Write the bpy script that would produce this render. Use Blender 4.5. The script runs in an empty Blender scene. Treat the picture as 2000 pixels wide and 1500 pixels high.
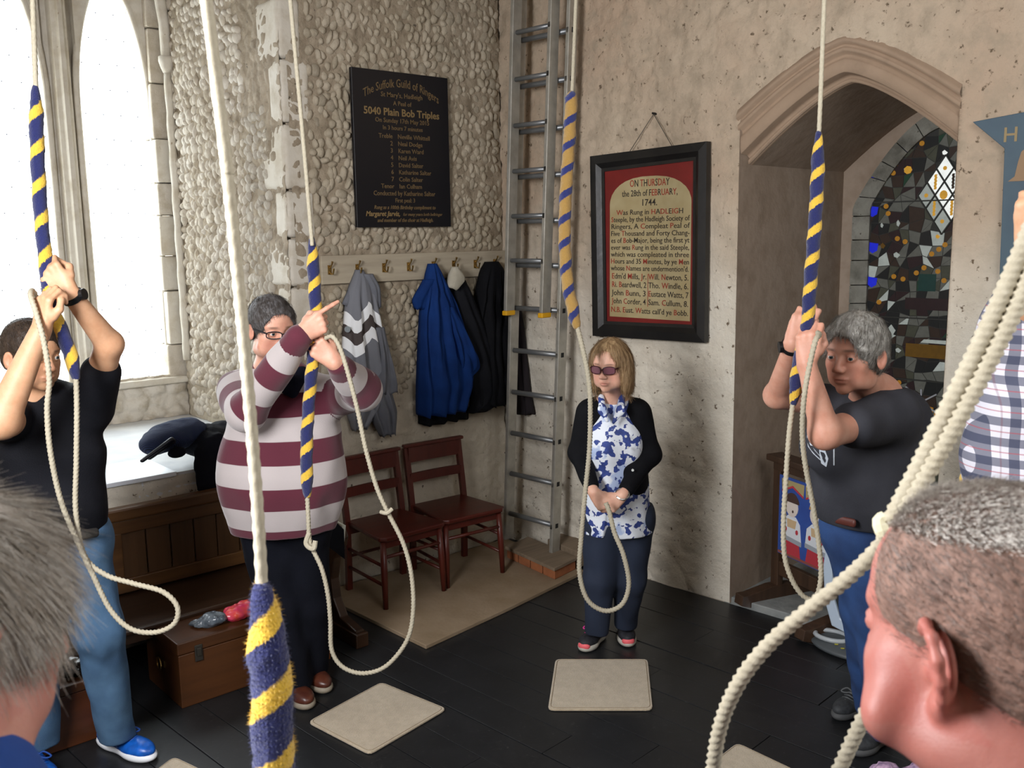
import bpy, bmesh, math, random
import numpy as np
from mathutils import Vector, Matrix, noise as mnoise
from math import sin, cos, pi, radians, degrees, atan2, sqrt, floor

random.seed(7)
RNG = np.random.default_rng(11)
SC = bpy.context.scene
COL = SC.collection

# ------------------------------------------------------------ camera, light, exposure
FPX = 1850.0
PITCH = radians(9.0)
ROLL = 0.015
CAMZ = 2.05
_r0 = np.array([1, 0, 0.]); _f = np.array([0, cos(PITCH), -sin(PITCH)]); _u0 = np.array([0, sin(PITCH), cos(PITCH)])
_r = cos(ROLL) * _r0 - sin(ROLL) * _u0
_u = sin(ROLL) * _r0 + cos(ROLL) * _u0
cam_d = bpy.data.cameras.new('camera'); cam = bpy.data.objects.new('camera', cam_d); COL.objects.link(cam)
M = Matrix.Identity(4)
for i in range(3):
    M[i][0] = _r[i]; M[i][1] = _u[i]; M[i][2] = -_f[i]
M[2][3] = CAMZ
cam.matrix_world = M
cam_d.sensor_width = 36.0
cam_d.lens = FPX / 2000.0 * 36.0
cam_d.clip_start = 0.02
cam_d.dof.use_dof = True
cam_d.dof.focus_distance = 4.6
cam_d.dof.aperture_fstop = 11.0
SC.camera = cam

# room frames: wall_left runs from the corner towards the left, wall_right towards the right
CORNER = np.array([-0.051, 6.244, 0.0])
def _az(a): a = radians(a); return np.array([sin(a), cos(a), 0.])
DA = -_az(48.87); NA = np.array([-DA[1], DA[0], 0.]); NA = NA if NA[1] < 0 else -NA
DB = _az(134.5); NB = np.array([-DB[1], DB[0], 0.]); NB = NB if NB[1] < 0 else -NB
UP = np.array([0, 0, 1.])
def PA(s, n, z): return CORNER + DA * s + NA * n + UP * z
def PB(s, n, z): return CORNER + DB * s + NB * n + UP * z
CAM0 = np.array([0, 0, CAMZ])
def ray(x, y): return _f + (x - 1000) / FPX * _r - (y - 750) / FPX * _u
def AY(x, y, Y): d = ray(x, y); return CAM0 + d * (Y / d[1])       # point seen at (x, y) standing Y metres ahead
def FZ(x, y, z=0.): d = ray(x, y); return CAM0 + d * ((z - CAMZ) / d[2])
def ONA(x, y, off=0.):
    d = ray(x, y); p = CAM0 + d * (((CORNER + NA * off - CAM0) @ NA) / (d @ NA)); return p
def SA(x, y, off=0.):
    q = ONA(x, y, off) - CORNER; return float(q @ DA), float(q[2])
def ONB(x, y, off=0.):
    d = ray(x, y); p = CAM0 + d * (((CORNER + NB * off - CAM0) @ NB) / (d @ NB)); return p
def SB(x, y, off=0.):
    q = ONB(x, y, off) - CORNER; return float(q @ DB), float(q[2])

SC.view_settings.view_transform = 'Standard'
SC.view_settings.look = 'None'
SC.view_settings.gamma = 1.0
SC.view_settings.use_curve_mapping = False
SC.view_settings.exposure = 0.04
try:
    SC.cycles.use_denoising = True
    SC.cycles.max_bounces = 8
    SC.cycles.diffuse_bounces = 4
    SC.cycles.transparent_max_bounces = 12
    SC.cycles.caustics_reflective = False
    SC.cycles.caustics_refractive = False
    SC.cycles.sample_clamp_indirect = 6.0
except Exception:
    pass
SKY = 9.0
W = bpy.data.worlds.new('overcast_sky'); SC.world = W; W.use_nodes = True
bg = W.node_tree.nodes['Background']; bg.inputs[0].default_value = (0.90, 0.95, 1.0, 1); bg.inputs[1].default_value = SKY

def area_light(name, loc, target, sx, sy, power, col=(1, 1, 1), portal=False):
    d = bpy.data.lights.new(name, 'AREA'); d.shape = 'RECTANGLE'; d.size = sx; d.size_y = sy; d.energy = power; d.color = col
    o = bpy.data.objects.new(name, d); COL.objects.link(o)
    loc = Vector(loc); o.location = loc
    o.rotation_euler = (Vector(target) - loc).to_track_quat('-Z', 'Z').to_euler()
    if portal: d.cycles.is_portal = True
    return o
# daylight from the windows of the two walls behind the photographer, and a portal in the window in view
L1 = area_light('daylight_west_window', PA(4.72, 3.0, 2.45), PA(0.6, 2.2, 1.2), 0.75, 1.3, 150, (0.98, 0.98, 1.0))
L2 = area_light('daylight_south_window', PA(2.3, 5.35, 3.0), PA(2.3, 0.0, 1.4), 1.8, 2.0, 58, (0.97, 0.98, 1.0))
LP = area_light('window_portal', PA(2.35, -1.50, 2.3), PA(2.35, 1.0, 2.3), 1.6, 2.7, 1, portal=True)
LP.data.energy = 1

# ------------------------------------------------------------ helpers
def tag(o, label=None, cat=None, group=None, kind=None):
    if label: o['label'] = label
    if cat: o['category'] = cat
    if group: o['group'] = group
    if kind: o['kind'] = kind
    return o
def empty(name, loc, label=None, cat=None, group=None, kind=None):
    o = bpy.data.objects.new(name, None); COL.objects.link(o); o.location = Vector(loc); o.empty_display_size = .1
    return tag(o, label, cat, group, kind)
def wloc(o):
    v = Vector((0, 0, 0))
    while o is not None:
        v += Vector(o.location); o = o.parent
    return v
def shade(me, smooth):
    if smooth: me.polygons.foreach_set('use_smooth', np.ones(len(me.polygons), dtype=bool))
def obj(name, verts, faces, mat, parent=None, smooth=False, attrs=None, origin=None, bevel=0, solid=0):
    """one mesh object from world-space vertices; its origin sits at the foot of its bounds (parts: at the parent's origin)"""
    V = np.asarray(verts, dtype=float)
    if parent is not None: o0 = np.array(wloc(parent))
    elif origin is not None: o0 = np.array(origin, dtype=float)
    else:
        o0 = (V.min(0) + V.max(0)) / 2; o0[2] = V[:, 2].min()
    me = bpy.data.meshes.new(name)
    me.from_pydata((V - o0).tolist(), [], faces if isinstance(faces, list) else faces.tolist())
    me.update()
    mats = mat if isinstance(mat, (list, tuple)) else [mat]
    for m in mats: me.materials.append(m)
    shade(me, smooth)
    if attrs:
        for k, a in attrs.items():
            a = np.asarray(a, dtype=np.float32)
            if a.ndim == 2:
                at = me.attributes.new(k, 'FLOAT_COLOR', 'POINT')
                c = np.ones((len(a), 4), dtype=np.float32); c[:, :3] = a[:, :3]; at.data.foreach_set('color', c.ravel())
            else:
                at = me.attributes.new(k, 'FLOAT', 'POINT'); at.data.foreach_set('value', a)
    o = bpy.data.objects.new(name, me); COL.objects.link(o)
    if parent is not None: o.parent = parent
    else: o.location = Vector(o0)
    if bevel:
        b = o.modifiers.new('bevel', 'BEVEL'); b.width = bevel; b.segments = 2; b.limit_method = 'ANGLE'; b.angle_limit = radians(40)
    if solid:
        b = o.modifiers.new('solid', 'SOLIDIFY'); b.thickness = solid; b.offset = 0
    return o

class MB:
    """collects simple shapes into one mesh (world space)"""
    def __init__(s): s.v = []; s.f = []
    def add(s, v, f):
        k = len(s.v); s.v += [tuple(map(float, p)) for p in v]; s.f += [tuple(int(i) + k for i in q) for q in f]; return s
    def hexa(s, c):
        return s.add(c, [(0, 3, 2, 1), (4, 5, 6, 7), (0, 1, 5, 4), (1, 2, 6, 5), (2, 3, 7, 6), (3, 0, 4, 7)])
    def box(s, P, s0, s1, n0, n1, z0, z1):
        return s.hexa([P(s0, n0, z0), P(s1, n0, z0), P(s1, n1, z0), P(s0, n1, z0), P(s0, n0, z1), P(s1, n0, z1), P(s1, n1, z1), P(s0, n1, z1)])
    def bar(s, a, b, w, h, up=(0, 0, 1)):
        a = np.array(a, float); b = np.array(b, float); d = b - a; d /= np.linalg.norm(d)
        u = np.array(up, float); x = np.cross(d, u); x /= np.linalg.norm(x); y = np.cross(x, d)
        c = []
        for p in (a, b):
            for i, j in ((-1, -1), (1, -1), (1, 1), (-1, 1)): c.append(p + x * i * w / 2 + y * j * h / 2)
        return s.hexa(c)
    def tube(s, pts, r, n=8, cap=True):
        V, F = tube_mesh(pts, r, n, cap); return s.add(V, F)
    def prism(s, P, poly, n0, n1):
        k = len(poly)
        v = [P(a, n0, b) for a, b in poly] + [P(a, n1, b) for a, b in poly]
        f = [tuple(range(k))[::-1], tuple(range(k, 2 * k))] + [(i, (i + 1) % k, k + (i + 1) % k, k + i) for i in range(k)]
        return s.add(v, f)
    def build(s, name, mat, parent=None, **k): return obj(name, s.v, s.f, mat, parent, **k)
def frames(pts):
    P = np.asarray(pts, float); T = np.gradient(P, axis=0); T /= np.linalg.norm(T, axis=1)[:, None] + 1e-12
    up = np.array([0, 0, 1.]) if abs(T[0][2]) < .9 else np.array([1., 0, 0])
    x = np.cross(T[0], up); x /= np.linalg.norm(x); X = [x]
    for i in range(1, len(P)):
        x = X[-1] - T[i] * (X[-1] @ T[i]); x /= np.linalg.norm(x) + 1e-12; X.append(x)
    X = np.array(X); Y = np.cross(T, X); return P, X, Y
def tube_mesh(pts, r, n=8, cap=True):
    P, X, Y = frames(pts); m = len(P); r = np.broadcast_to(np.asarray(r, float), (m,))
    th = np.arange(n) * 2 * pi / n
    V = (P[:, None, :] + r[:, None, None] * (np.cos(th)[None, :, None] * X[:, None, :] + np.sin(th)[None, :, None] * Y[:, None, :])).reshape(-1, 3)
    F = [(i * n + j, i * n + (j + 1) % n, (i + 1) * n + (j + 1) % n, (i + 1) * n + j) for i in range(m - 1) for j in range(n)]
    if cap: F += [tuple(range(n))[::-1], tuple((m - 1) * n + j for j in range(n))]
    return V.tolist(), F
def catmull(pts, step=0.01):
    P = np.asarray(pts, float); P = np.vstack([2 * P[0] - P[1], P, 2 * P[-1] - P[-2]]); out = []
    for i in range(1, len(P) - 2):
        a, b, c, d = P[i - 1], P[i], P[i + 1], P[i + 2]
        n = max(2, int(np.linalg.norm(c - b) / step)); t = np.arange(n)[:, None] / n
        out.append(.5 * (2 * b + (c - a) * t + (2 * a - 5 * b + 4 * c - d) * t ** 2 + (3 * b - a - 3 * c + d) * t ** 3))
    out.append(P[-2][None, :]); return np.vstack(out)

# numpy value noise, vectorised
_PERM = RNG.random(4096).astype(np.float32)
def _h(i, j, k): return _PERM[(i * 73856093 ^ j * 19349663 ^ k * 83492791) & 4095]
def vnoise(P, sc=1.0):
    Q = np.asarray(P, dtype=np.float64) * sc; I = np.floor(Q).astype(np.int64); f = Q - I; f = f * f * (3 - 2 * f)
    x, y, z = I[..., 0], I[..., 1], I[..., 2]; fx, fy, fz = f[..., 0], f[..., 1], f[..., 2]
    def L(a, b, t): return a + (b - a) * t
    return L(L(L(_h(x, y, z), _h(x + 1, y, z), fx), L(_h(x, y + 1, z), _h(x + 1, y + 1, z), fx), fy),
             L(L(_h(x, y, z + 1), _h(x + 1, y, z + 1), fx), L(_h(x, y + 1, z + 1), _h(x + 1, y + 1, z + 1), fx), fy), fz) * 2 - 1
def fbm(P, sc=1.0, o=3):
    r = 0; a = 1.
    for _ in range(o): r = r + a * vnoise(P, sc); sc *= 2.07; a *= .5
    return r
def voro2(U, cell, jit=.8, seed=0):
    """F1, F2-F1 of a jittered 2d lattice; U in metres (n,2), cell = (cx, cy)"""
    Q = U / np.array(cell); I = np.floor(Q).astype(np.int64); best = np.full((len(U), 2), 9.0)
    for dx in (-1, 0, 1):
        for dy in (-1, 0, 1):
            C = I + np.array([dx, dy]); o = np.stack([_h(C[:, 0], C[:, 1], C[:, 0] * 0 + seed), _h(C[:, 0], C[:, 1], C[:, 0] * 0 + seed + 77)], 1)
            d = np.linalg.norm((C + .5 + (o - .5) * jit) - Q, axis=1)
            m = d < best[:, 0]; best[:, 1] = np.where(m, best[:, 0], np.minimum(best[:, 1], d)); best[:, 0] = np.where(m, d, best[:, 0])
    return best[:, 0], best[:, 1] - best[:, 0]

# ------------------------------------------------------------ materials
def lin(c):
    if isinstance(c, str): c = [int(c[i:i + 2], 16) / 255 for i in (0, 2, 4)]
    return tuple(((x / 12.92) if x <= .04045 else ((x + .055) / 1.055) ** 2.4) for x in c) + (1,)
MATS = {}
class NT:
    def __init__(s, name):
        s.m = bpy.data.materials.new(name); s.m.use_nodes = True; s.t = s.m.node_tree; s.b = s.t.nodes['Principled BSDF']
    def n(s, typ, **kw):
        n = s.t.nodes.new(typ)
        for k, v in kw.items():
            if k.startswith('i_'):
                n.inputs[int(k[2:]) if k[2:].isdigit() else k[2:].replace('_', ' ')].default_value = v
            else: setattr(n, k, v)
        return n
    def l(s, a, b): s.t.links.new(a, b)
    def noise(s, scale, detail=3, rough=.55, vec=None, coord='Object'):
        n = s.n('ShaderNodeTexNoise'); n.inputs['Scale'].default_value = scale; n.inputs['Detail'].default_value = detail; n.inputs['Roughness'].default_value = rough
        if vec is None: vec = s.coord(coord)
        s.l(vec, n.inputs['Vector']); return n.outputs['Fac']
    def coord(s, w='Object'):
        if not hasattr(s, '_tc'): s._tc = s.n('ShaderNodeTexCoord')
        return s._tc.outputs[w]
    def mapped(s, scale, coord='Object', rot=(0, 0, 0)):
        m = s.n('ShaderNodeMapping'); m.inputs['Scale'].default_value = scale; m.inputs['Rotation'].default_value = rot; s.l(s.coord(coord), m.inputs[0]); return m.outputs[0]
    def ramp(s, fac, stops, interp='LINEAR'):
        r = s.n('ShaderNodeValToRGB'); r.color_ramp.interpolation = interp; e = r.color_ramp.elements
        while len(e) < len(stops): e.new(.5)
        for q, (p, c) in zip(e, stops): q.position = p; q.color = c if len(c) == 4 else tuple(c) + (1,)
        s.l(fac, r.inputs[0]); return r.outputs[0]
    def mix(s, fac, a, b, mode='MIX'):
        m = s.n('ShaderNodeMix', data_type='RGBA', blend_type=mode)
        for v, i in ((fac, 0), (a, 6), (b, 7)):
            if hasattr(v, 'is_linked'): s.l(v, m.inputs[i])
            else: m.inputs[i].default_value = v
        return m.outputs[2]
    def math(s, op, a, b=0.0, c=0.0, clamp=False):
        m = s.n('ShaderNodeMath', operation=op); m.use_clamp = clamp
        for i, v in enumerate((a, b, c)):
            if hasattr(v, 'is_linked'): s.l(v, m.inputs[i])
            else: m.inputs[i].default_value = v
        return m.outputs[0]
    def attr(s, name, out='Fac'):
        a = s.n('ShaderNodeAttribute'); a.attribute_name = name; return a.outputs[out]
    def base(s, c):
        if hasattr(c, 'is_linked'): s.l(c, s.b.inputs['Base Color'])
        else: s.b.inputs['Base Color'].default_value = c
    def set(s, **k):
        for a, v in k.items(): s.b.inputs[a.replace('_', ' ')].default_value = v
        return s
    def bump(s, h, strength=.3, dist=.01):
        b = s.n('ShaderNodeBump'); b.inputs['Strength'].default_value = strength; b.inputs['Distance'].default_value = dist
        s.l(h, b.inputs['Height']); s.l(b.outputs[0], s.b.inputs['Normal'])
def mat(name, col, rough=.6, col2=None, ns=20, bump=0, bs=60, metal=0, detail=3, sheen=0, spec=None, sss=0):
    if name in MATS: return MATS[name]
    N = NT(name); N.set(Roughness=rough, Metallic=metal)
    if spec is not None: N.b.inputs['Specular IOR Level'].default_value = spec
    if sheen: N.b.inputs['Sheen Weight'].default_value = sheen
    if col2: N.base(N.mix(N.ramp(N.noise(ns, detail), [(.35, (0, 0, 0)), (.65, (1, 1, 1))]), lin(col), lin(col2)))
    else: N.base(lin(col))
    if bump: N.bump(N.noise(bs, 4), bump, .01)
    MATS[name] = N.m; return N.m
def wood(name, c1, c2, rough=.4, axis='x', scale=1.0, bump=.08):
    if name in MATS: return MATS[name]
    N = NT(name); sc = {'x': (1.2, 14, 14), 'y': (14, 1.2, 14), 'z': (14, 14, 1.2)}[axis]
    v = N.mapped(tuple(q * scale for q in sc)); f = N.noise(1.6, 5, .62, v)
    N.base(N.ramp(f, [(.3, lin(c1)), (.7, lin(c2))])); N.set(Roughness=rough); N.bump(f, bump, .01)
    MATS[name] = N.m; return N.m

# ------------------------------------------------------------ implicit surfaces (bodies, cloth, shoes)
def unit(v): v = np.asarray(v, float); return v / (np.linalg.norm(v) + 1e-12)
class SDF:
    def __init__(s): s.p = []; s.G = np.eye(4); s.gs = 1.0
    def frame(s, R=None, t=None, scale=1.0):
        G = np.eye(4); G[:3, :3] = (np.eye(3) if R is None else np.asarray(R)) * scale; G[:3, 3] = (0, 0, 0) if t is None else t
        s.G = G; s.gs = scale; return s
    def _add(s, fn, c, rad, k, op, loc=None):
        A = s.G @ (np.eye(4) if loc is None else loc)
        I = np.linalg.inv(A); sc = s.gs * (1.0 if loc is None else min(np.linalg.norm(loc[:3, i]) for i in range(3)))
        cw = (A @ np.append(c, 1))[:3]; big = s.gs * (1.0 if loc is None else max(np.linalg.norm(loc[:3, i]) for i in range(3)))
        s.p.append(dict(fn=fn, I=I[:3, :3].T.copy(), t=I[:3, 3].copy(), sc=sc, c=cw, r=rad * big, k=k * s.gs, op=op)); return s
    def rc(s, a, b, ra, rb=None, k=.02, op=1, flat=None):
        """round cone; flat = (direction, ratio) squashes it along a direction"""
        rb = ra if rb is None else rb; a = np.asarray(a, float); b = np.asarray(b, float)
        loc = None
        if flat is not None:
            n = unit(flat[0]); q = flat[1]; m = (a + b) / 2
            S = np.eye(3) + (q - 1) * np.outer(n, n); loc = np.eye(4); loc[:3, :3] = S; loc[:3, 3] = m
            Si = np.linalg.inv(S); a = Si @ (a - m); b = Si @ (b - m)
        ba = b - a; L2 = float(ba @ ba) + 1e-12
        def fn(p):
            q = p - a; h = np.clip(q @ ba / L2, 0, 1); return np.sqrt(((q - h[:, None] * ba) ** 2).sum(1)) - (ra + (rb - ra) * h)
        return s._add(fn, (a + b) / 2, sqrt(L2) / 2 + max(ra, rb), k, op, loc)
    def el(s, c, r, k=.02, op=1, R=None):
        loc = np.eye(4); r = np.asarray(r, float) if np.ndim(r) else np.array([r, r, r], float)
        loc[:3, :3] = (np.eye(3) if R is None else np.asarray(R)) ; loc[:3, 3] = c
        def fn(p):
            q = p / r; k0 = np.sqrt((q * q).sum(1)); k1 = np.sqrt(((q / r) ** 2).sum(1)) + 1e-9; return k0 * (k0 - 1) / k1
        return s._add(fn, np.zeros(3), float(r.max()), k, op, loc)
    def bx(s, c, h, rd=.01, k=.01, op=1, R=None):
        loc = np.eye(4); loc[:3, :3] = np.eye(3) if R is None else np.asarray(R); loc[:3, 3] = c; h = np.asarray(h, float) - rd
        def fn(p):
            q = np.abs(p) - h; return np.sqrt((np.maximum(q, 0) ** 2).sum(1)) + np.minimum(q.max(1), 0) - rd
        return s._add(fn, np.zeros(3), float(np.linalg.norm(h) + rd), k, op, loc)
    def half(s, c, n, k=.004):
        """cut away everything on the side n points to"""
        c = np.asarray(c, float); n = unit(n)
        def fn(p): return (c - p) @ n
        s._add(fn, c, 1e3, k, -1); return s
    def ev(s, P, prims=None, noise=None):
        d = None
        for q in (s.p if prims is None else prims):
            e = q['fn'](P @ q['I'] + q['t']) * q['sc']; k = q['k']
            if q['op'] > 0:
                if d is None: d = e; continue
                h = np.maximum(k - np.abs(d - e), 0) / max(k, 1e-9); d = np.minimum(d, e) - h * h * k * .25
            else:
                if d is None: d = np.full(len(P), 1.0)
                e = -e; h = np.maximum(k - np.abs(d - e), 0) / max(k, 1e-9); d = np.maximum(d, e) + h * h * k * .25
        if noise is not None: d = d + noise(P)
        return d
    def mesh(s, h=.004, noise=None, pad=.02, lo=None, hi=None):
        U = [q for q in s.p if q['op'] > 0]
        a = np.min([q['c'] - q['r'] for q in U], 0) - pad; b = np.max([q['c'] + q['r'] for q in U], 0) + pad
        if lo is not None: a = np.maximum(a, lo)
        if hi is not None: b = np.minimum(b, hi)
        N = 12; n = np.ceil((b - a) / h).astype(int) + 1; nb = (n + N - 1) // N; n = nb * N
        G = np.full(tuple(n), 1.0, dtype=np.float32)
        ii = np.stack(np.meshgrid(np.arange(N), np.arange(N), np.arange(N), indexing='ij'), -1).reshape(-1, 3) * h
        R = h * N * .5 * 1.7321 + h; mg = R + (.012 if noise is not None else 0)
        cc = np.stack(np.meshgrid(*[np.arange(q) for q in nb], indexing='ij'), -1).reshape(-1, 3)
        cw = a + (cc * N + (N - 1) / 2) * h
        D = np.stack([q['fn'](cw @ q['I'] + q['t']) * q['sc'] for q in s.p], 0)
        Dk = np.array([q['k'] for q in s.p])[:, None]
        near = D < (mg + Dk); uni = np.array([q['op'] > 0 for q in s.p])
        act = (near & uni[:, None]).any(0)
        full = s.ev(cw); inside = full < -mg - .03
        for i in np.nonzero(inside & act)[0]:
            c = cc[i] * N; G[c[0]:c[0] + N, c[1]:c[1] + N, c[2]:c[2] + N] = -1
        for i in np.nonzero(act & ~inside & (full < mg + .06))[0]:
            c = cc[i] * N; pr = [s.p[j] for j in np.nonzero(near[:, i])[0]]
            P = a + c * h + ii
            G[c[0]:c[0] + N, c[1]:c[1] + N, c[2]:c[2] + N] = s.ev(P, pr, noise).reshape(N, N, N)
        return nets(G, a, h)
def nets(G, a, h):
    S = G < 0; nx, ny, nz = G.shape
    cnt = np.zeros((nx - 1, ny - 1, nz - 1), np.uint8)
    for dx in (0, 1):
        for dy in (0, 1):
            for dz in (0, 1): cnt += S[dx:nx - 1 + dx, dy:ny - 1 + dy, dz:nz - 1 + dz]
    C = np.argwhere((cnt > 0) & (cnt < 8)); idx = np.full(cnt.shape, -1, np.int32); idx[tuple(C.T)] = np.arange(len(C))
    acc = np.zeros((len(C), 3)); w = np.zeros(len(C))
    cor = [(i, j, k) for i in (0, 1) for j in (0, 1) for k in (0, 1)]
    for p in cor:
        for ax in range(3):
            if p[ax] == 0:
                q = list(p); q[ax] = 1
                v0 = G[C[:, 0] + p[0], C[:, 1] + p[1], C[:, 2] + p[2]].astype(float); v1 = G[C[:, 0] + q[0], C[:, 1] + q[1], C[:, 2] + q[2]].astype(float)
                m = (v0 < 0) != (v1 < 0); t = np.where(m, v0 / np.where(m, v0 - v1, 1), 0)
                e = np.tile(np.array(p, float), (len(C), 1)); e[:, ax] += t; acc += e * m[:, None]; w += m
    V = a + (C + acc / np.maximum(w, 1)[:, None]) * h
    F = []
    for ax in range(3):
        s0 = [slice(1, -1)] * 3; s0[ax] = slice(0, -1); s1 = [slice(1, -1)] * 3; s1[ax] = slice(1, None)
        A = S[tuple(s0)]; B = S[tuple(s1)]; E = np.argwhere(A != B)
        off = np.array([1, 1, 1]); off[ax] = 0; E0 = E + off; flip = A[tuple(E.T)]
        u, v = [(1, 2), (2, 0), (0, 1)][ax]
        du = np.zeros(3, int); du[u] = 1; dv = np.zeros(3, int); dv[v] = 1
        q = [idx[tuple((E0 - x).T)] for x in (0 * du, du, du + dv, dv)]
        Q = np.stack(q, 1); Q[~flip] = Q[~flip][:, ::-1]
        F.append(Q[(Q >= 0).all(1)])
    F = np.vstack(F); return V, F[:, ::-1].tolist()
def basis(fwd, up=(0, 0, 1)):
    y = unit(fwd); x = unit(np.cross(y, up)); z = np.cross(x, y); return np.stack([x, y, z], 1)

# ------------------------------------------------------------ structure
def wallmat(name, c1, c2, c3, fleck='4a4036', flk=.70, bs=45, bstr=.5, rough=.85, big=1.3, low=None, zl=1.6):
    N = NT(name); n1 = N.noise(big, 4); n2 = N.noise(9, 4, .6); n3 = N.noise(26, 4, .65)
    c = N.mix(N.ramp(n1, [(.38, (0, 0, 0)), (.62, (1, 1, 1))]), lin(c1), lin(c2))
    c = N.mix(N.ramp(n2, [(.45, (0, 0, 0)), (.7, (1, 1, 1))]), c, lin(c3))
    if low:
        sx = N.n('ShaderNodeSeparateXYZ'); N.l(N.coord(), sx.inputs[0]); zz = N.math('ADD', sx.outputs[2], N.math('MULTIPLY', N.math('SUBTRACT', N.noise(1.1, 3), .5), 1.6))
        c = N.mix(N.ramp(N.math('MULTIPLY', N.math('SUBTRACT', zl + .3, zz), 1.4), [(0, (0, 0, 0)), (1, (1, 1, 1))]), c, N.mix(n2, lin(low), lin('c9bfae')))
    c = N.mix(N.ramp(n3, [(flk - .035, (0, 0, 0)), (flk + .03, (1, 1, 1))]), c, lin(fleck))
    N.base(c); N.set(Roughness=rough); N.b.inputs['Specular IOR Level'].default_value = .25
    N.bump(N.noise(bs, 5, .6), bstr, .012); return N.m
M_FLINTW = wallmat('limewashed_flint', 'b3a896', 'a59a86', '958a76', flk=.74, bs=70)
M_MORTAR = wallmat('old_mortar', 'a59885', '958874', '7f7260', fleck='4a4238', flk=.68, bs=70, low='cfc7b6', zl=1.0)
M_REVEAL = wallmat('limewashed_reveal_flint', 'cdc6ba', 'bdb3a3', 'aa9e8a', fleck='6a5d48', flk=.76, bs=60)
M_WALLB = wallmat('limewashed_rubble', 'bfaf9a', 'b7a18b', 'a89985', fleck='6b5c4b', flk=.655, bs=38, bstr=.7, big=.9, low='e2ddd0', zl=1.9)
M_PLAS = wallmat('smooth_plaster', 'a89888', 'a08e7d', '968574', fleck='6a5a4b', flk=.8, bs=14, bstr=.35, big=1.5)
M_SHELL = wallmat('far_wall_plaster', 'c5b8a5', 'b8aa96', 'b0a08c', flk=.8)
M_STONE = wallmat('dressed_stone', 'd0cabe', 'c5beb0', 'b8ae9c', fleck='8a7a60', flk=.72, bs=30, bstr=.25)
M_ARCH = wallmat('arch_stone', 'a8917c', '9e8873', '97826e', fleck='75634f', flk=.8, bs=30, bstr=.15)
M_GREYST = wallmat('grey_window_stone', 'a3a298', '8b8a80', '74736a', fleck='4c4a42', flk=.68, bs=40, bstr=.4, big=5)
M_BOARDF = NT('black_floor_paint')
_n = M_BOARDF.noise(3.5, 6, .7, M_BOARDF.mapped((1, 1, 1))); _n2 = M_BOARDF.noise(40, 5, .7)
M_BOARDF.base(M_BOARDF.mix(M_BOARDF.ramp(_n2, [(.60, (0, 0, 0)), (.74, (1, 1, 1))]), M_BOARDF.mix(M_BOARDF.ramp(_n, [(.4, (0, 0, 0)), (.7, (1, 1, 1))]), lin('17181a'), lin('202123')), lin('3a3a3a')))
M_BOARDF.set(Roughness=.42); M_BOARDF.bump(_n, .15, .01); M_BOARDF = M_BOARDF.m
M_WHITEP = mat('white_gloss_paint', 'e8ecf2', .35, 'dfe5ee', 3, .05, 20)
M_LEDGE = mat('ledge_plaster', 'dfe1e2', .6, 'cfd2d6', 6, .2, 20)
M_DARK = mat('dark_joint', '1a1714', .9)

# floor: black boards parallel to wall_right
floor_o = tag(MB().box(PB, -.4, 5.9, -.02, 5.9, -.10, -.022).build('floor', M_DARK), kind='structure')
_w = .185
meshes = []
for i in range(31):
    n0 = i * _w; s_start = -.0757 * n0 + .01; s = s_start
    while s < 5.7:
        e = min(s + random.uniform(1.8, 3.2), 5.75)
        if 5.75 - e < .8: e = 5.75
        zt = random.uniform(-.0015, .0015)
        b = MB().box(PB, s + .0015, e - .0015, n0 + .002, n0 + _w - .002, -.022, zt)
        o = b.build('floorboard', M_BOARDF, floor_o, bevel=.0015); s = e

# pebbly wall helpers
def relief_grid(P, u0, u1, v0, v1, step, hfun, mat_, name, parent=None, keep=None, snap=None):
    nu = max(2, int(round((u1 - u0) / step)) + 1); nv = max(2, int(round((v1 - v0) / step)) + 1)
    U, V = np.meshgrid(np.linspace(u0, u1, nu), np.linspace(v0, v1, nv), indexing='ij'); UV = np.stack([U.ravel(), V.ravel()], 1)
    if snap is not None: UV = snap(UV)
    H = hfun(UV)
    pts = P(UV, H)
    I = np.arange(nu * nv).reshape(nu, nv)
    F = np.stack([I[:-1, :-1], I[1:, :-1], I[1:, 1:], I[:-1, 1:]], -1).reshape(-1, 4)
    if keep is not None:
        c = UV[F].mean(1); F = F[keep(c)]
    return obj(name, pts, F.tolist(), mat_, parent, smooth=True)
def A_front(UV, H): return CORNER + UV[:, :1] * DA + UV[:, 1:] * UP + H[:, None] * NA
def B_front(UV, H): return CORNER + UV[:, :1] * DB + UV[:, 1:] * UP + H[:, None] * NB
SREV = 1.535
def REV(UV, H): return CORNER + (SREV + H[:, None]) * DA + UV[:, :1] * NA + UV[:, 1:] * UP      # u = n (negative inwards)
def hm(cell, amp, famp, seed=0):
    def f(UV):
        P3 = np.column_stack([UV, np.full(len(UV), seed * 3.1)])
        W2 = UV + .012 * np.stack([vnoise(P3, 22), vnoise(P3 + 9, 22)], 1)
        F1, E = voro2(W2, cell, .85, seed); h = np.clip(E * 2.4, 0, 1) ** .6
        return amp * (h - .5) + famp * fbm(P3, 6, 4)
    return f
wl = relief_grid(A_front, 0, 1.50, 0, 4.5, .0125, hm((.062, .075), .010, .008), M_MORTAR, 'wall_left'); tag(wl, kind='structure')
relief_grid(REV, -1.50, .0, .86, 4.5, .0125, hm((.065, .07), .012, .010, 5), M_MORTAR, 'wall_reveal', wl)
def band(z0):
    f0 = hm((.24, .11), .010, .006, 9)
    return f0
relief_grid(A_front, 1.50, 4.9, 0, .845, .02, hm((.30, .13), .014, .006, 9), M_WALLB, 'wall_below_ledge', wl)
def BK(UV, H): return CORNER + UV[:, :1] * DA + UV[:, 1:] * UP + (-1.55 + H[:, None]) * NA
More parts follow.
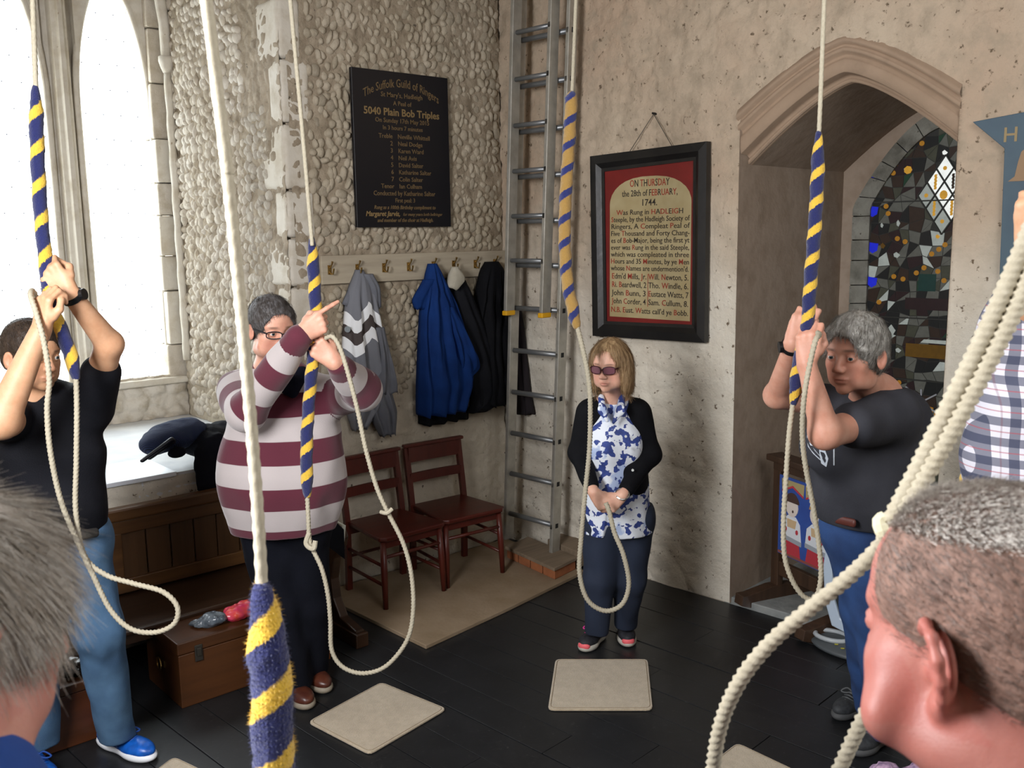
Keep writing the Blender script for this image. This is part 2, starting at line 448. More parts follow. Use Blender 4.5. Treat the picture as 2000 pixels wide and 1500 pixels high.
relief_grid(BK, 1.53, 3.55, .86, 1.15, .0125, hm((.13, .085), .03, .008, 3), M_REVEAL, 'wall_under_window', wl)
# ledge
MB().box(PA, 1.53, 3.6, -1.6, -.002, .70, .858).build('ledge', M_LEDGE, wl)
MB().box(PA, 2.25, 3.6, -.40, .022, .845, .868).build('window_sill_board', M_WHITEP, wl, bevel=.004)
# far side of the window recess, wall beyond it and the shell behind the photographer
sh = MB(); sh.box(PA, 3.55, 4.9, -.3, 0, .85, 4.5); sh.box(PA, 3.55, 3.7, -1.7, -.3, .0, 4.5)
sh.build('wall_beyond_window', M_SHELL, wl)
tag(MB().box(PA, 4.9, 5.0, -.2, 5.7, 0, 4.5).build('wall_west', M_SHELL), kind='structure')
tag(MB().box(PA, -1.2, 5.0, 5.6, 5.7, 0, 4.5).build('wall_back', M_SHELL), kind='structure')
tag(MB().box(PA, -1.8, 5.0, -1.8, 5.7, 4.5, 4.6).build('ceiling', wood('ceiling_oak', '5a4632', '46351f', .6)), kind='structure')

# flint stones: lumpy pebbles half sunk in the mortar
def pebble(seed, sub=2):
    bm = bmesh.new(); bmesh.ops.create_icosphere(bm, subdivisions=sub, radius=1.0)
    for v in bm.verts:
        n = mnoise.noise(v.co * 1.1 + Vector((seed * 7.3, 0, 0))); m = mnoise.noise(v.co * 2.6 + Vector((0, seed * 3.7, 0)))
        v.co *= 1 + .26 * n + .07 * m
    V = np.array([v.co[:] for v in bm.verts]); F = [tuple(v.index for v in f.verts) for f in bm.faces]; bm.free(); return V, F
PEB = [pebble(i) for i in range(9)]
PEBM = {}
def stone_field(parent, O, AU, AV, AN, u0, u1, v0, v1, cu, cv, su, sv, depth, mat_, avoid=(), nmax=300, order=None, seed=1):
    R = np.random.default_rng(seed); cand = []
    nu = int((u1 - u0) / cu); nv = int((v1 - v0) / cv)
    for i in range(nu):
        for j in range(nv):
            u = u0 + (i + .5 + (.5 if j % 2 else 0) * .9 + R.uniform(-.33, .33)) * cu; v = v0 + (j + .5 + R.uniform(-.33, .33)) * cv
            if u > u1 or any(a <= u <= b and c <= v <= d for a, b, c, d in avoid): continue
            if R.random() < .07: continue
            cand.append((u, v, su * R.uniform(.62, 1.35), sv * R.uniform(.62, 1.35), depth * R.uniform(.7, 1.4), R.uniform(-.6, .6), R.integers(9)))
    cand.sort(key=order or (lambda c: -c[2] * c[3]))
    MBV, MBF = [], []
    for q, (u, v, a, b, d, rot, kind) in enumerate(cand):
        Vp, Fp = PEB[kind]; X = AU * cos(rot) + AV * sin(rot); Y = -AU * sin(rot) + AV * cos(rot)
        c = O + AU * u + AV * v - AN * d * .25
        if q < nmax:
            if (kind, mat_.name) not in PEBM:
                me = bpy.data.meshes.new('flint_stone'); me.from_pydata(Vp.tolist(), [], Fp); me.materials.append(mat_); shade(me, True); PEBM[(kind, mat_.name)] = me
            o = bpy.data.objects.new('flint_stone', PEBM[(kind, mat_.name)]); COL.objects.link(o); o.parent = parent
            Mx = Matrix.Identity(4)
            for r_ in range(3):
                Mx[r_][0] = X[r_] * a; Mx[r_][1] = Y[r_] * b; Mx[r_][2] = AN[r_] * d; Mx[r_][3] = c[r_] - parent.location[r_]
            o.matrix_local = Mx
        else:
            k = sum(len(x) for x in MBV); MBV.append(c + (Vp[:, :1] * a) * X + (Vp[:, 1:2] * b) * Y + (Vp[:, 2:] * d) * AN); MBF += [tuple(t + k for t in f) for f in Fp]
    if MBV:
        o = obj('flint_stones', np.vstack(MBV), MBF, mat_, parent, smooth=True); o['kind'] = 'stuff'
stone_field(wl, CORNER, DA, UP, NA, .0, 1.40, .95, 4.0, .047, .053, .0255, .032, .022, M_FLINTW,
            avoid=[(.0, 1.36, 1.77, 1.96), (.47, 1.10, 2.12, 2.96), (-.1, .35, .9, 1.5), (.45, 1.4, .9, 1.12)], nmax=150, seed=2)
stone_field(wl, CORNER + DA * SREV, -NA, UP, DA, .18, 1.44, .90, 4.2, .054, .056, .032, .033, .026, M_REVEAL, avoid=[(.1, .45, 2.75, 4.2)], nmax=150,
            order=lambda c: c[0], seed=3)
# quoins up the corner of the window recess
zq = .90; q = 0; R5 = random.Random(4)
while zq < 4.4:
    hq = R5.uniform(.24, .36); la = (.19, .13)[q % 2] + R5.uniform(-.02, .02); lb = (.15, .24)[q % 2] + R5.uniform(-.02, .02)
    sd = SDF().bx(PA(SREV - la / 2 + .006, -lb / 2 + .006, zq + hq / 2), (la / 2, lb / 2, hq / 2 - .004), rd=.018, R=np.stack([DA, NA, UP], 1))
    V, F = sd.mesh(.016, noise=lambda P: .004 * vnoise(P, 14))
    obj('quoin_stone', V, F, M_STONE, wl, smooth=True); zq += hq; q += 1

# window_1: three pointed lights with stone mullions, leaded clear glass
w1 = empty('window_1', PA(2.36, -1.6, 1.12)); w1['kind'] = 'structure'
Z0, ZS, HA = 1.135, 2.88, .86
LIGHTS = [(1.635, 2.068), (2.265, 2.698), (2.895, 3.328)]
def arch_pts(s0, s1, n=12, T=radians(66)):
    h = (s1 - s0) / 2; t = np.linspace(0, T, n); a = h * (1 - np.cos(t)) / (1 - cos(T)); z = ZS + HA * np.sin(t) / sin(T)
    return [(s0 + x, y) for x, y in zip(a, z)] + [(s1 - x, y) for x, y in list(zip(a, z))[::-1][1:]]
tr = MB()
for s0, s1 in LIGHTS:
    pts = arch_pts(s0, s1)
    for (a, za), (b, zb) in zip(pts[:-1], pts[1:]):
        c = [(a, za), (b, zb), (b, 4.5), (a, 4.5)]
        tr.prism(PA, c, -1.74, -1.58)
tr.build('tracery_head', M_STONE, w1)
def mullion(sa, sb):
    c = (sa + sb) / 2; w = (sb - sa) / 2
    prof = [(-w, -1.70), (-w, -1.64), (-w * .55, -1.60), (-w * .45, -1.545), (-w * .2, -1.53), (-w * .14, -1.505), (w * .14, -1.505), (w * .2, -1.53), (w * .45, -1.545), (w * .55, -1.60), (w, -1.64), (w, -1.70), (w * .3, -1.78), (-w * .3, -1.78)]
    v = [PA(c + x, n, Z0 - .01) for x, n in prof] + [PA(c + x, n, 4.45) for x, n in prof]; k = len(prof)
    MB().add(v, [tuple(range(k)), tuple(range(k, 2 * k))[::-1]] + [(i, k + i, k + (i + 1) % k, (i + 1) % k) for i in range(k)]).build('mullion', M_STONE, w1, bevel=.004)
mullion(2.068, 2.265); mullion(2.698, 2.895)
for s0, s1 in LIGHTS:                                   # moulded rib round each arched head
    pts = [(s0, Z0)] + [(s0, z) for z in np.linspace(Z0 + .1, ZS - .05, 8)] + arch_pts(s0, s1) + [(s1, z) for z in np.linspace(ZS - .05, Z0 + .1, 8)] + [(s1, Z0)]
    cx = (s0 + s1) / 2
    MB().tube([PA(cx + (a - cx) * 1.06, -1.60, z) for a, z in pts], .022, 6).build('arch_rib', M_STONE, w1, smooth=True)
# jambs of separate stones, irregular
R6 = random.Random(8); z = Z0 - .02
while z < 4.3:
    h = R6.uniform(.2, .36)
    for sa, sb in ((1.50, 1.635 + R6.uniform(-.004, .012)), (3.328, 3.50)):
        MB().box(PA, sa, sb, -1.74, -1.53 + R6.uniform(-.02, .02), z, z + h - .006).build('jamb_stone', M_STONE if R6.random() < .6 else M_REVEAL, w1, bevel=.012)
    z += h
MB().tube([PA(1.56, -1.44, z) for z in np.linspace(1.25, 3.1, 24)], [.026 + .003 * sin(i * 2.1) for i in range(24)], 10).build('jamb_shaft', M_STONE, w1, smooth=True)
MB().tube([PA(1.56, -1.44, 3.10), PA(1.56, -1.44, 3.13), PA(1.56, -1.44, 3.17), PA(1.56, -1.44, 3.2)], [.028, .04, .052, .05], 10).build('shaft_capital', M_STONE, w1, smooth=True)
MB().tube([PA(1.56, -1.44, 3.2), PA(1.565, -1.43, 3.4), PA(1.60, -1.42, 3.65), PA(1.68, -1.42, 3.95), PA(1.8, -1.42, 4.2)], .036, 8).build('vault_rib', M_STONE, w1, smooth=True)
MB().box(PA, 1.50, 3.5, -1.74, -1.50, Z0 - .045, Z0).build('window_sill', M_STONE, w1, bevel=.012)
NG = NT('window_glass'); NG.t.nodes.remove(NG.b)
g_t = NG.n('ShaderNodeBsdfTransparent'); g_t.inputs[0].default_value = (.96, .98, .98, 1); g_g = NG.n('ShaderNodeBsdfGlossy'); g_g.inputs['Roughness'].default_value = .05
g_m = NG.n('ShaderNodeMixShader'); g_m.inputs[0].default_value = .04; NG.l(g_t.outputs[0], g_m.inputs[1]); NG.l(g_g.outputs[0], g_m.inputs[2]); NG.l(g_m.outputs[0], NG.t.nodes['Material Output'].inputs[0])
M_GLASS = NG.m
M_LEAD = mat('lead', 'a8acb4', .6); M_LEADD = mat('dark_lead', '23241f', .6)
for s0, s1 in LIGHTS:
    MB().box(PA, s0 - .01, s1 + .01, -1.672, -1.668, Z0, 3.76).build('glass_pane', M_GLASS, w1)
    cm = MB()
    dz, dsn = .155, (s1 - s0) / 4
    for i in range(0, 5):
        for j in range(0, 18):
            z = Z0 + j * dz; s = s0 + i * dsn + (dsn / 2 if j % 2 else 0)
            if s > s1: continue
            cm.box(PA, s - .0035, s + .0035, -1.667, -1.66, z - .0035, z + .0035)
    o = cm.build('solder_dot', mat('solder', '5b5f6e', .6), w1); o['kind'] = 'stuff'

# wall_right with the arched recess
JL, JR = 1.745, 2.83
def arcq(q, n=25):
    """curve at fraction q between the outer (0) and inner (1) edge of the moulding"""
    x0, x1 = 1.730 + .017 * min(q, 1), 2.836; zs = 2.640 - .195 * q; za = 2.935 - .150 * q; ex = 1.38; c = 2.290
    t = np.linspace(0, 1, n)
    L = [(x0 + (c - x0) * a, zs + (za - zs) * (1 - (1 - a) ** ex)) for a in t]
    Rr = [(c + (x1 - c) * a, zs + (za - zs) * (1 - a ** ex)) for a in t[1:]]
    return np.array(L + Rr)
OC = arcq(-.02, 60)
def arch_z(s): return np.interp(s, OC[:, 0], OC[:, 1], left=0, right=0)
def keepB(c): return ~((c[:, 0] > JL) & (c[:, 0] < JR) & (c[:, 1] < arch_z(c[:, 0]) - .012))
def snapB(UV):
    UV = UV.copy(); s, z = UV[:, 0], UV[:, 1]; st = .017
    for J in (JL, JR):
        m = (np.abs(s - J) < st * .6) & (z < 2.66); UV[m, 0] = J
    return UV
hB0 = hm((.20, .115), .011, .010, 21); hB1 = hm((.055, .045), .009, .006, 33)
def hB(UV):
    s, z = UV[:, 0], UV[:, 1]
    sm = np.clip((1.62 - s) / .12, 0, 1) + np.clip((s - 3.3) / .5, 0, 1) * .3 + (np.clip((z - 2.75) / .12, 0, 1)); sm = np.clip(sm, 0.12, 1)
    return (hB0(UV) + hB1(UV) * np.clip((z - 1.6) / .8, .55, 1)) * sm - .004
wr = relief_grid(B_front, 0, 5.3, 0, 4.5, .0165, hB, M_WALLB, 'wall_right', keep=keepB, snap=snapB); tag(wr, kind='structure')
prof = [(-.12, -.004), (-.02, .010), (.04, .018), (.12, .016), (.17, -.004), (.22, -.010), (.27, .004), (.33, .010), (.40, .004), (.46, -.022), (.54, -.026), (.60, -.012), (.66, -.008), (1.0, -.010), (1.02, -.016), (1.04, -.07), (1.12, -.10), (1.16, -.085), (1.26, -.085), (1.28, -.13)]
rows = [arcq(q) for q, n in prof]; k = len(rows[0]); V = []; F = []
for (q, n), r in zip(prof, rows): V += [PB(a, n, b) for a, b in r]
for i in range(len(rows) - 1):
    for j in range(k - 1): F.append((i * k + j, i * k + j + 1, (i + 1) * k + j + 1, (i + 1) * k + j))
am = obj('arch_moulding', V, F, M_ARCH, wr, smooth=True)
for p in am.data.polygons: pass
# recess: jambs, soffit, back wall round the stained glass window
DR = -1.2
inner = arcq(1.27, 25)
rec = MB()
for (a, za), (b, zb) in zip(inner[:-1], inner[1:]): rec.add([PB(a, -.10, za), PB(b, -.10, zb), PB(b, DR, zb), PB(a, DR, za)], [(0, 1, 2, 3)])
zi = inner[0][1]; rec.add([PB(JL, -.0, 0), PB(JL, -.0, zi + .2), PB(JL, DR, zi + .2), PB(JL, DR, 0)], [(0, 3, 2, 1)])
rec.add([PB(JR, -.0, 0), PB(JR, -.0, zi + .2), PB(JR, DR, zi + .2), PB(JR, DR, 0)], [(0, 1, 2, 3)])
rc_o = rec.build('recess_plaster', M_PLAS, wr, smooth=False)
fz_, fa_, fc_, fl_ = 2.18, 2.70, 2.31, 1.815
def wcurve(d, n=14):
    """window outline inset by d: left jamb up, pointed head, right jamb down"""
    l, r = fl_ + d, 2 * fc_ - fl_ - d; t = np.linspace(0, 1, n)
    L = [(l + (fc_ - l) * (1 - (1 - a) ** 1.0) , fz_ + (fa_ - d * 1.05 - fz_) * (1 - (1 - a) ** 1.75)) for a in t]
    return L + [(2 * fc_ - s, z) for s, z in L[::-1][1:]]
oc = wcurve(0); bk = MB()
bk.add([PB(JL, DR, 0), PB(fl_, DR, 0), PB(fl_, DR, fz_), PB(JL, DR, fz_)], [(0, 1, 2, 3)])
bk.add([PB(fl_, DR, 0), PB(2 * fc_ - fl_, DR, 0), PB(2 * fc_ - fl_, DR, .52), PB(fl_, DR, .52)], [(0, 1, 2, 3)])
bk.add([PB(JL, DR, fz_), PB(fl_, DR, fz_), PB(fl_, DR, 3.1), PB(JL, DR, 3.1)], [(0, 1, 2, 3)])
for (a, za), (b, zb) in zip(oc[:-1], oc[1:]): bk.add([PB(a, DR, za), PB(b, DR, zb), PB(b, DR, 3.1), PB(a, DR, 3.1)], [(0, 1, 2, 3)])
bk.build('recess_back', M_PLAS, wr)
MB().box(PB, JL - .05, JR + .05, DR - .2, -.02, -.02, .03).build('stone_slab', mat('grey_slab', '8e918f', .7, '7b7f7e', 12, .3, 40), wr, bevel=.006)
# soft vault cove along the left of the recess is part of the plaster; window_2
w2 = empty('window_2', PB(fc_, DR - .06, .5)); w2['kind'] = 'structure'
def ringpt(i, n, d):                                     # position along frame 0..1 from lower left over the head to lower right
    path = [(fl_, z) for z in np.linspace(.52, fz_, 24)[:-1]] + wcurve(0, 16) + [(2 * fc_ - fl_, z) for z in np.linspace(fz_, .52, 24)[1:]]
    pin = [(fl_ + d, z) for z in np.linspace(.52, fz_, 24)[:-1]] + wcurve(d, 16) + [(2 * fc_ - fl_ - d, z) for z in np.linspace(fz_, .52, 24)[1:]]
    return path, pin
po, pi_ = ringpt(0, 0, .078)
cutm = np.cumsum([0] + [math.dist(a, b) for a, b in zip(po[:-1], po[1:])]); tot = cutm[-1]
pos = 0; R7 = random.Random(3)
def atl(P, L): return (float(np.interp(L, cutm, [p[0] for p in P])), float(np.interp(L, cutm, [p[1] for p in P])))
while pos < tot - .02:
    ln = R7.uniform(.10, .15); e = min(pos + ln, tot); ss = np.linspace(pos + .003, e - .003, 4)
    o_ = [atl(po, x) for x in ss]; i_ = [atl(pi_, x) for x in ss]
    v = [PB(a, DR + .012, b) for a, b in o_] + [PB(a, DR - .055, b) for a, b in i_] + [PB(a, DR - .1, b) for a, b in o_] + [PB(a, DR - .1, b) for a, b in i_]
    f = []
    for j in range(3): f += [(j, 4 + j, 5 + j, j + 1), (8 + j, 9 + j, 13 + j, 12 + j), (4 + j, 12 + j, 13 + j, 5 + j), (j, j + 1, 9 + j, 8 + j)]
    f += [(0, 8, 12, 4), (3, 7, 15, 11)]
    MB().add(v, f).build('frame_stone', M_GREYST, w2); pos = e
# stained glass: every piece of glass is a pane, lead between them
def glass_mat(name, col, em, rough=.25):  # panes glow by emission, standing in for daylight behind the glass
    if name in MATS: return MATS[name]
    N = NT(name); f = N.noise(30, 4, .6); c = N.mix(f, lin(col), tuple(x * .55 for x in lin(col)[:3]) + (1,))
    N.base(N.mix(.5, c, (0.02, .02, .02, 1))); N.l(c, N.b.inputs['Emission Color']); N.set(Emission_Strength=em, Roughness=rough)
    MATS[name] = N.m; return N.m
GP = dict(grey=glass_mat('glass_grey', '7e8078', .17), olive=glass_mat('glass_olive', '5d6050', .14), brown=glass_mat('glass_brown', '4a382d', .10), plum=glass_mat('glass_plum', '3a2428', .12),
          dark=glass_mat('glass_dark', '24292a', .1), green=glass_mat('glass_green', '1f4a34', .25), blue=glass_mat('glass_blue', '1220b8', 1.0), red=glass_mat('glass_red', '5a1c1a', .25),
          amber=glass_mat('glass_amber', 'b07a20', .55), white=glass_mat('glass_white', 'f2f6f2', 1.0), pale=glass_mat('glass_pale', 'b6beb8', .5), gold=glass_mat('glass_gold', 'd09a30', .75), teal=glass_mat('glass_teal', '123f3a', .35), ochre=glass_mat('glass_ochre', '6b4c0c', .4))
GN = DR - .075
def pane(poly, m, dn=0., shrink=.0028):
    c = np.mean(poly, 0); poly = [tuple(np.array(p) + (c - np.array(p)) / (np.linalg.norm(c - np.array(p)) + 1e-9) * shrink) for p in poly]
    MB().prism(PB, poly, GN - .003 + dn, GN + dn).build('glass_pane', m, w2)
inn = wcurve(.078, 16); IS = [p[0] for p in inn]; IZ = [p[1] for p in inn]
def in_glass(s, z): return IS[0] < s < IS[-1] and .54 < z < np.interp(s, IS, IZ)
DC = (2.315, 2.235); DH, DW = .150, .098                     # lozenge group centre, cell half sizes
def in_loz(s, z): return abs(s - DC[0]) / (DW * 1.5 * 1.02) + abs(z - DC[1]) / (DH * 1.5 * 1.02) < 1
cs, cz = .062, .068; Rg = np.random.default_rng(5)
gi = np.arange(0, 18); gj = np.arange(0, 33); JX = {}
for i in gi:
    for j in gj: JX[i, j] = (1.885 + i * cs + Rg.uniform(-.019, .019) + (j % 2) * .01, .53 + j * cz + Rg.uniform(-.02, .02))
pal = ['grey'] * 6 + ['olive'] * 5 + ['brown'] * 4 + ['plum'] * 3 + ['dark'] * 6 + ['pale', 'pale', 'green', 'grey']
cnt_p = 0
for i in gi[:-1]:
    for j in gj[:-1]:
        poly = [JX[i, j], JX[i + 1, j], JX[i + 1, j + 1], JX[i, j + 1]]; c = np.mean(poly, 0)
        if not in_glass(*c) or in_loz(*c) or c[0] > 2.62: continue
        if Rg.random() < .45:
            pane([poly[0], poly[1], poly[2]], GP[pal[Rg.integers(len(pal))]]); pane([poly[0], poly[2], poly[3]], GP[pal[Rg.integers(len(pal))]])
        else: pane(poly, GP[pal[Rg.integers(len(pal))]])
MB().box(PB, fl_ + .07, 2 * fc_ - fl_ - .07, GN - .012, GN - .004, .52, fz_).build('lead_came', M_LEADD, w2)
MB().prism(PB, wcurve(.07, 16), GN - .012, GN - .004).build('lead_came', M_LEADD, w2)
MB().box(PB, 2.60, 2.80, GN - .004, GN, .54, 2.2).build('glass_pane', GP['dark'], w2)
for a in (-1, 0, 1):                                         # the bright lozenges
    for b in (-1, 0, 1):
        cx, cy = DC[0] + (a - b) * DW / 2 * 1.0, DC[1] + (a + b) * DH / 2
        w_, h_ = DW / 2 * .86, DH / 2 * .86
        m = 'white' if (a, b) in ((1, 1), (0, 1), (1, 0), (0, 0), (-0, -1), (1, -1)) else 'pale'
        pane([(cx - w_, cy), (cx, cy - h_), (cx + w_, cy), (cx, cy + h_)], GP[m], .004, 0)
        kk = 10
        if (a + b) % 2: pane([(cx + .009 * (1.0 if t % 2 else .55) * (1 if t < kk else -1), cy + (-.5 + (t if t < kk else 2 * kk - 1 - t) / (kk - 1)) * .085) for t in range(2 * kk)], GP['gold' if not (a, b) == (1, 0) else 'brown'], .0065, 0)
        else: pane([(cx + .022 * cos(t) * (1 if (a, b) == (0, 0) else .5), cy + .026 * sin(t) * (1 if (a, b) == (0, 0) else .45)) for t in np.linspace(0, 2 * pi, 13)[:-1]], GP['gold'], .0065, 0)
ld = MB()
for k_ in (-1.5, -.5, .5, 1.5):
    for sg in (1, -1):
        p0 = (DC[0] + k_ * DW / 2 - sg * DW * .75, DC[1] + k_ * DH / 2 * sg * 1.0 * 1 + DH * .75 * 1) if False else None
for a in (-1.5, -.5, .5, 1.5):
    P0 = (DC[0] + (a + 1.5) * DW / 2, DC[1] + (a - 1.5) * DH / 2); P1 = (DC[0] + (a - 1.5) * DW / 2, DC[1] + (a + 1.5) * DH / 2)
    ld.bar(PB(P0[0], GN + .005, P0[1]), PB(P1[0], GN + .005, P1[1]), .007, .008, NB)
    P0 = (DC[0] + (-1.5 - a) * DW / 2, DC[1] + (-1.5 + a) * DH / 2); P1 = (DC[0] + (1.5 - a) * DW / 2, DC[1] + (1.5 + a) * DH / 2)
    ld.bar(PB(P0[0], GN + .005, P0[1]), PB(P1[0], GN + .005, P1[1]), .007, .008, NB)
for z in (2.205, 1.52, 1.15): ld.bar(PB(1.9, GN + .004, z), PB(2.72, GN + .004, z), .008, .009, NB)
o = ld.build('lead_came', M_LEADD, w2)
def disc(s, z, r, m, n=10, dn=.004): pane([(s + r * cos(t), z + r * sin(t)) for t in np.linspace(0, 2 * pi, n + 1)[:-1]], GP[m], dn, 0)
def atpx(x, y): return SB(x, y, GN)
for x, y in [(1712, 345), (1706, 412), (1706, 483), (1704, 550), (1768, 288)]:    # blue shield-shaped pieces
    s, z = atpx(x, y); pane([(s - .026, z + .03), (s + .03, z + .022), (s + .024, z - .02), (s - .004, z - .036), (s - .028, z - .018)], GP['blue'], .004, 0)
for x, y in [(1745, 338), (1750, 321), (1801, 280), (1711, 364), (1731, 403), (1735, 417), (1753, 466), (1768, 472), (1846, 478), (1834, 487), (1820, 496), (1746, 540), (1764, 545), (1790, 533), (1805, 523), (1832, 530), (1844, 548), (1717, 590), (1756, 747)]:
    s, z = atpx(x, y); disc(s, z, .015, 'amber')
s, z = atpx(1811, 552); pane([(s - .05, z - .05), (s + .05, z - .05), (s + .05, z + .05), (s - .05, z + .05)], GP['teal'], .004, 0)
s, z = atpx(1808, 594); pane([(s - .12, z - .035), (s + .14, z - .035), (s + .14, z + .035), (s - .12, z + .035)], GP['plum'], .004, 0)
s, z = atpx(1812, 686); pane([(s - .13, z - .04), (s + .14, z - .04), (s + .14, z + .04), (s - .13, z + .04)], GP['ochre'], .004, 0)
s, z = atpx(1825, 668); pane([(s - .08, z - .008), (s + .14, z - .01), (s + .14, z + .012), (s - .06, z + .012)], GP['pale'], .0045, 0)
for x, y, w_, h_, m in [(1742, 645, .045, .07, 'pale'), (1755, 684, .035, .03, 'pale'), (1755, 436, .022, .04, 'pale'), (1752, 498, .04, .035, 'pale'), (1723, 440, .018, .03, 'pale'), (1846, 298, .03, .03, 'white'), (1774, 332, .05, .045, 'pale'), (1725, 480, .03, .035, 'ochre'), (1832, 462, .025, .025, 'gold')]:
    s, z = atpx(x, y); pane([(s - w_ * .5, z + h_ * .2), (s - w_ * .1, z + h_ * .5), (s + w_ * .5, z), (s + w_ * .1, z - h_ * .5), (s - w_ * .4, z - h_ * .3)], GP[m], .004, 0)
s, z = atpx(1774, 332); disc(s, z, .024, 'gold', 7, .006)
for (x0, y0), (x1, y1) in [((1770, 755), (1800, 785)), ((1800, 785), (1830, 770)), ((1800, 785), (1842, 815)), ((1800, 785), (1800, 760)), ((1800, 800), (1840, 830))]:
    a, b = atpx(x0, y0), atpx(x1, y1); MB().bar(PB(a[0], GN + .005, a[1]), PB(b[0], GN + .005, b[1]), .009, .008, NB).build('lead_came', M_LEAD, w2)
for i in range(4):
    s, z = atpx(1806 + i * 12, 790 + i * 9); pane([(s - .015, z - .012), (s + .015, z - .018), (s + .015, z + .01), (s - .015, z + .016)], GP['amber'], .0045, 0)

# solid cores behind the rough wall faces (so no daylight creeps in)
cr = MB(); cr.box(PA, -.3, 1.50, -.5, -.035, -.1, 4.5); cr.box(PA, 1.50, 4.9, -.5, -.035, -.1, .69); cr.box(PA, 1.30, 1.50, -1.9, -.5, -.1, 4.5); cr.box(PA, 1.3, 3.7, -1.9, -1.61, -.1, 1.10)
cr.build('wall_core', M_SHELL, wl)
cr = MB(); cr.box(PB, -.3, JL - .03, -.5, -.035, -.1, 4.5); cr.box(PB, JR + .03, 5.4, -.5, -.035, -.1, 4.5); cr.box(PB, JL - .03, JR + .03, -.5, -.06, 2.98, 4.5)
cr.box(PB, 1.4, JL - .01, -1.7, -.5, -.1, 4.5); cr.box(PB, JR + .02, 3.2, -1.7, -.5, -.1, 4.5); cr.box(PB, 1.4, 3.2, -1.7, -1.38, -.1, 4.5); cr.box(PB, 1.4, 3.2, -1.6, -.5, 3.1, 4.5)
cr.build('wall_core', M_SHELL, wr)

# ------------------------------------------------------------ writing
def text_mesh(name, s, size, P0, X, Y, Z, mats, parent, align='CENTER', width=None, ext=.0008, red=None, arc=0, bold=0, shear=0):
    c = bpy.data.curves.new(name, 'FONT'); c.body = s; c.size = size; c.align_x = align; c.extrude = ext; c.offset = bold; c.shear = shear; c.resolution_u = 2
    for m in mats: c.materials.append(m)
    if red:
        for i, ch in enumerate(s):
            if red(i, ch): c.body_format[i].material_index = 1
    o = bpy.data.objects.new(name, c); COL.objects.link(o); bpy.context.view_layer.update()
    me = bpy.data.meshes.new_from_object(o.evaluated_get(bpy.context.evaluated_depsgraph_get())); bpy.data.objects.remove(o)
    if len(me.vertices) == 0: return None
    n = len(me.vertices); co = np.zeros(n * 3, np.float32); me.vertices.foreach_get('co', co); co = co.reshape(-1, 3)
    if width:
        w = co[:, 0].max() - co[:, 0].min(); co[:, 0] *= width / w
    if arc: co[:, 1] -= arc * co[:, 0] ** 2
    Wd = np.asarray(P0) + co[:, :1] * X + co[:, 1:2] * Y + co[:, 2:] * Z - np.array(wloc(parent))
    me.vertices.foreach_set('co', Wd.astype(np.float32).ravel()); me.update()
    r = bpy.data.objects.new(name, me); COL.objects.link(r); r.parent = parent; return r

# dark peal board
M_NAVY = mat('navy_board_paint', '0b0c14', .35); M_GOLD = mat('faded_gold_lettering', '6a5638', .6); M_GOLD2 = mat('brighter_gold_lettering', '7e6843', .6)
pb = empty('peal_board', PA(.787, .02, 2.10), 'dark navy rectangular peal board with faded gold lettering above the coat rail', 'sign')
MB().box(PA, .450, 1.124, .022, .046, 2.100, 2.981).build('board', M_NAVY, pb, bevel=.003)
MB().box(PA, .55, .60, .012, .024, 2.2, 2.9).build('batten', M_NAVY, pb); MB().box(PA, .97, 1.02, .012, .024, 2.2, 2.9).build('batten', M_NAVY, pb)
def la(t, size, width=None, m=None, z=0, arc=0, x=0, align='CENTER', bold=0.0003, shear=0):
    text_mesh('lettering', t, size, PA(.787 - x, .0468, z), -DA, UP, NA, [m or M_GOLD], pb, align, width, arc=arc, bold=bold, shear=shear)
la('The Suffolk Guild of Ringers', .066, .53, M_GOLD, arc=1.05, z=2.897)
la("St Mary's, Hadleigh", .038, .29, z=2.838); la('A Peal of', .036, .13, z=2.793)
la('5040 Plain Bob Triples', .058, .53, M_GOLD2, z=2.735, bold=.0012)
la('On Sunday 17th May 2015', .036, .38, z=2.695); la('In 3 hours 7 minutes', .034, .28, z=2.655)
for i, (a, b) in enumerate([('Treble', 'Neville Whittell'), ('2', 'Neal Dodge'), ('3', 'Karen Ward'), ('4', 'Neil Avis'), ('5', 'David Salter'), ('6', 'Katharine Salter'), ('7', 'Colin Salter'), ('Tenor', 'Ian Culham')]):
    z = 2.607 - i * .0405; la(a, .036, None, x=-.075, z=z, align='RIGHT'); la(b, .036, None, x=-.04, z=z, align='LEFT')
la('Conducted by Katharine Salter', .038, .44, z=2.282); la('First peal: 3', .034, .14, z=2.243)
la('Rung as a 100th Birthday compliment to', .030, .44, z=2.204, shear=.25, bold=.0006)
la('Margaret Jarvis,', .040, .235, M_GOLD2, z=2.164, x=-.16, shear=.25, bold=.001); la('for many years both bellringer', .026, .29, z=2.165, x=.125, shear=.25)
la('and member of the choir at Hadleigh.', .030, .40, z=2.130, shear=.25, bold=.0006)

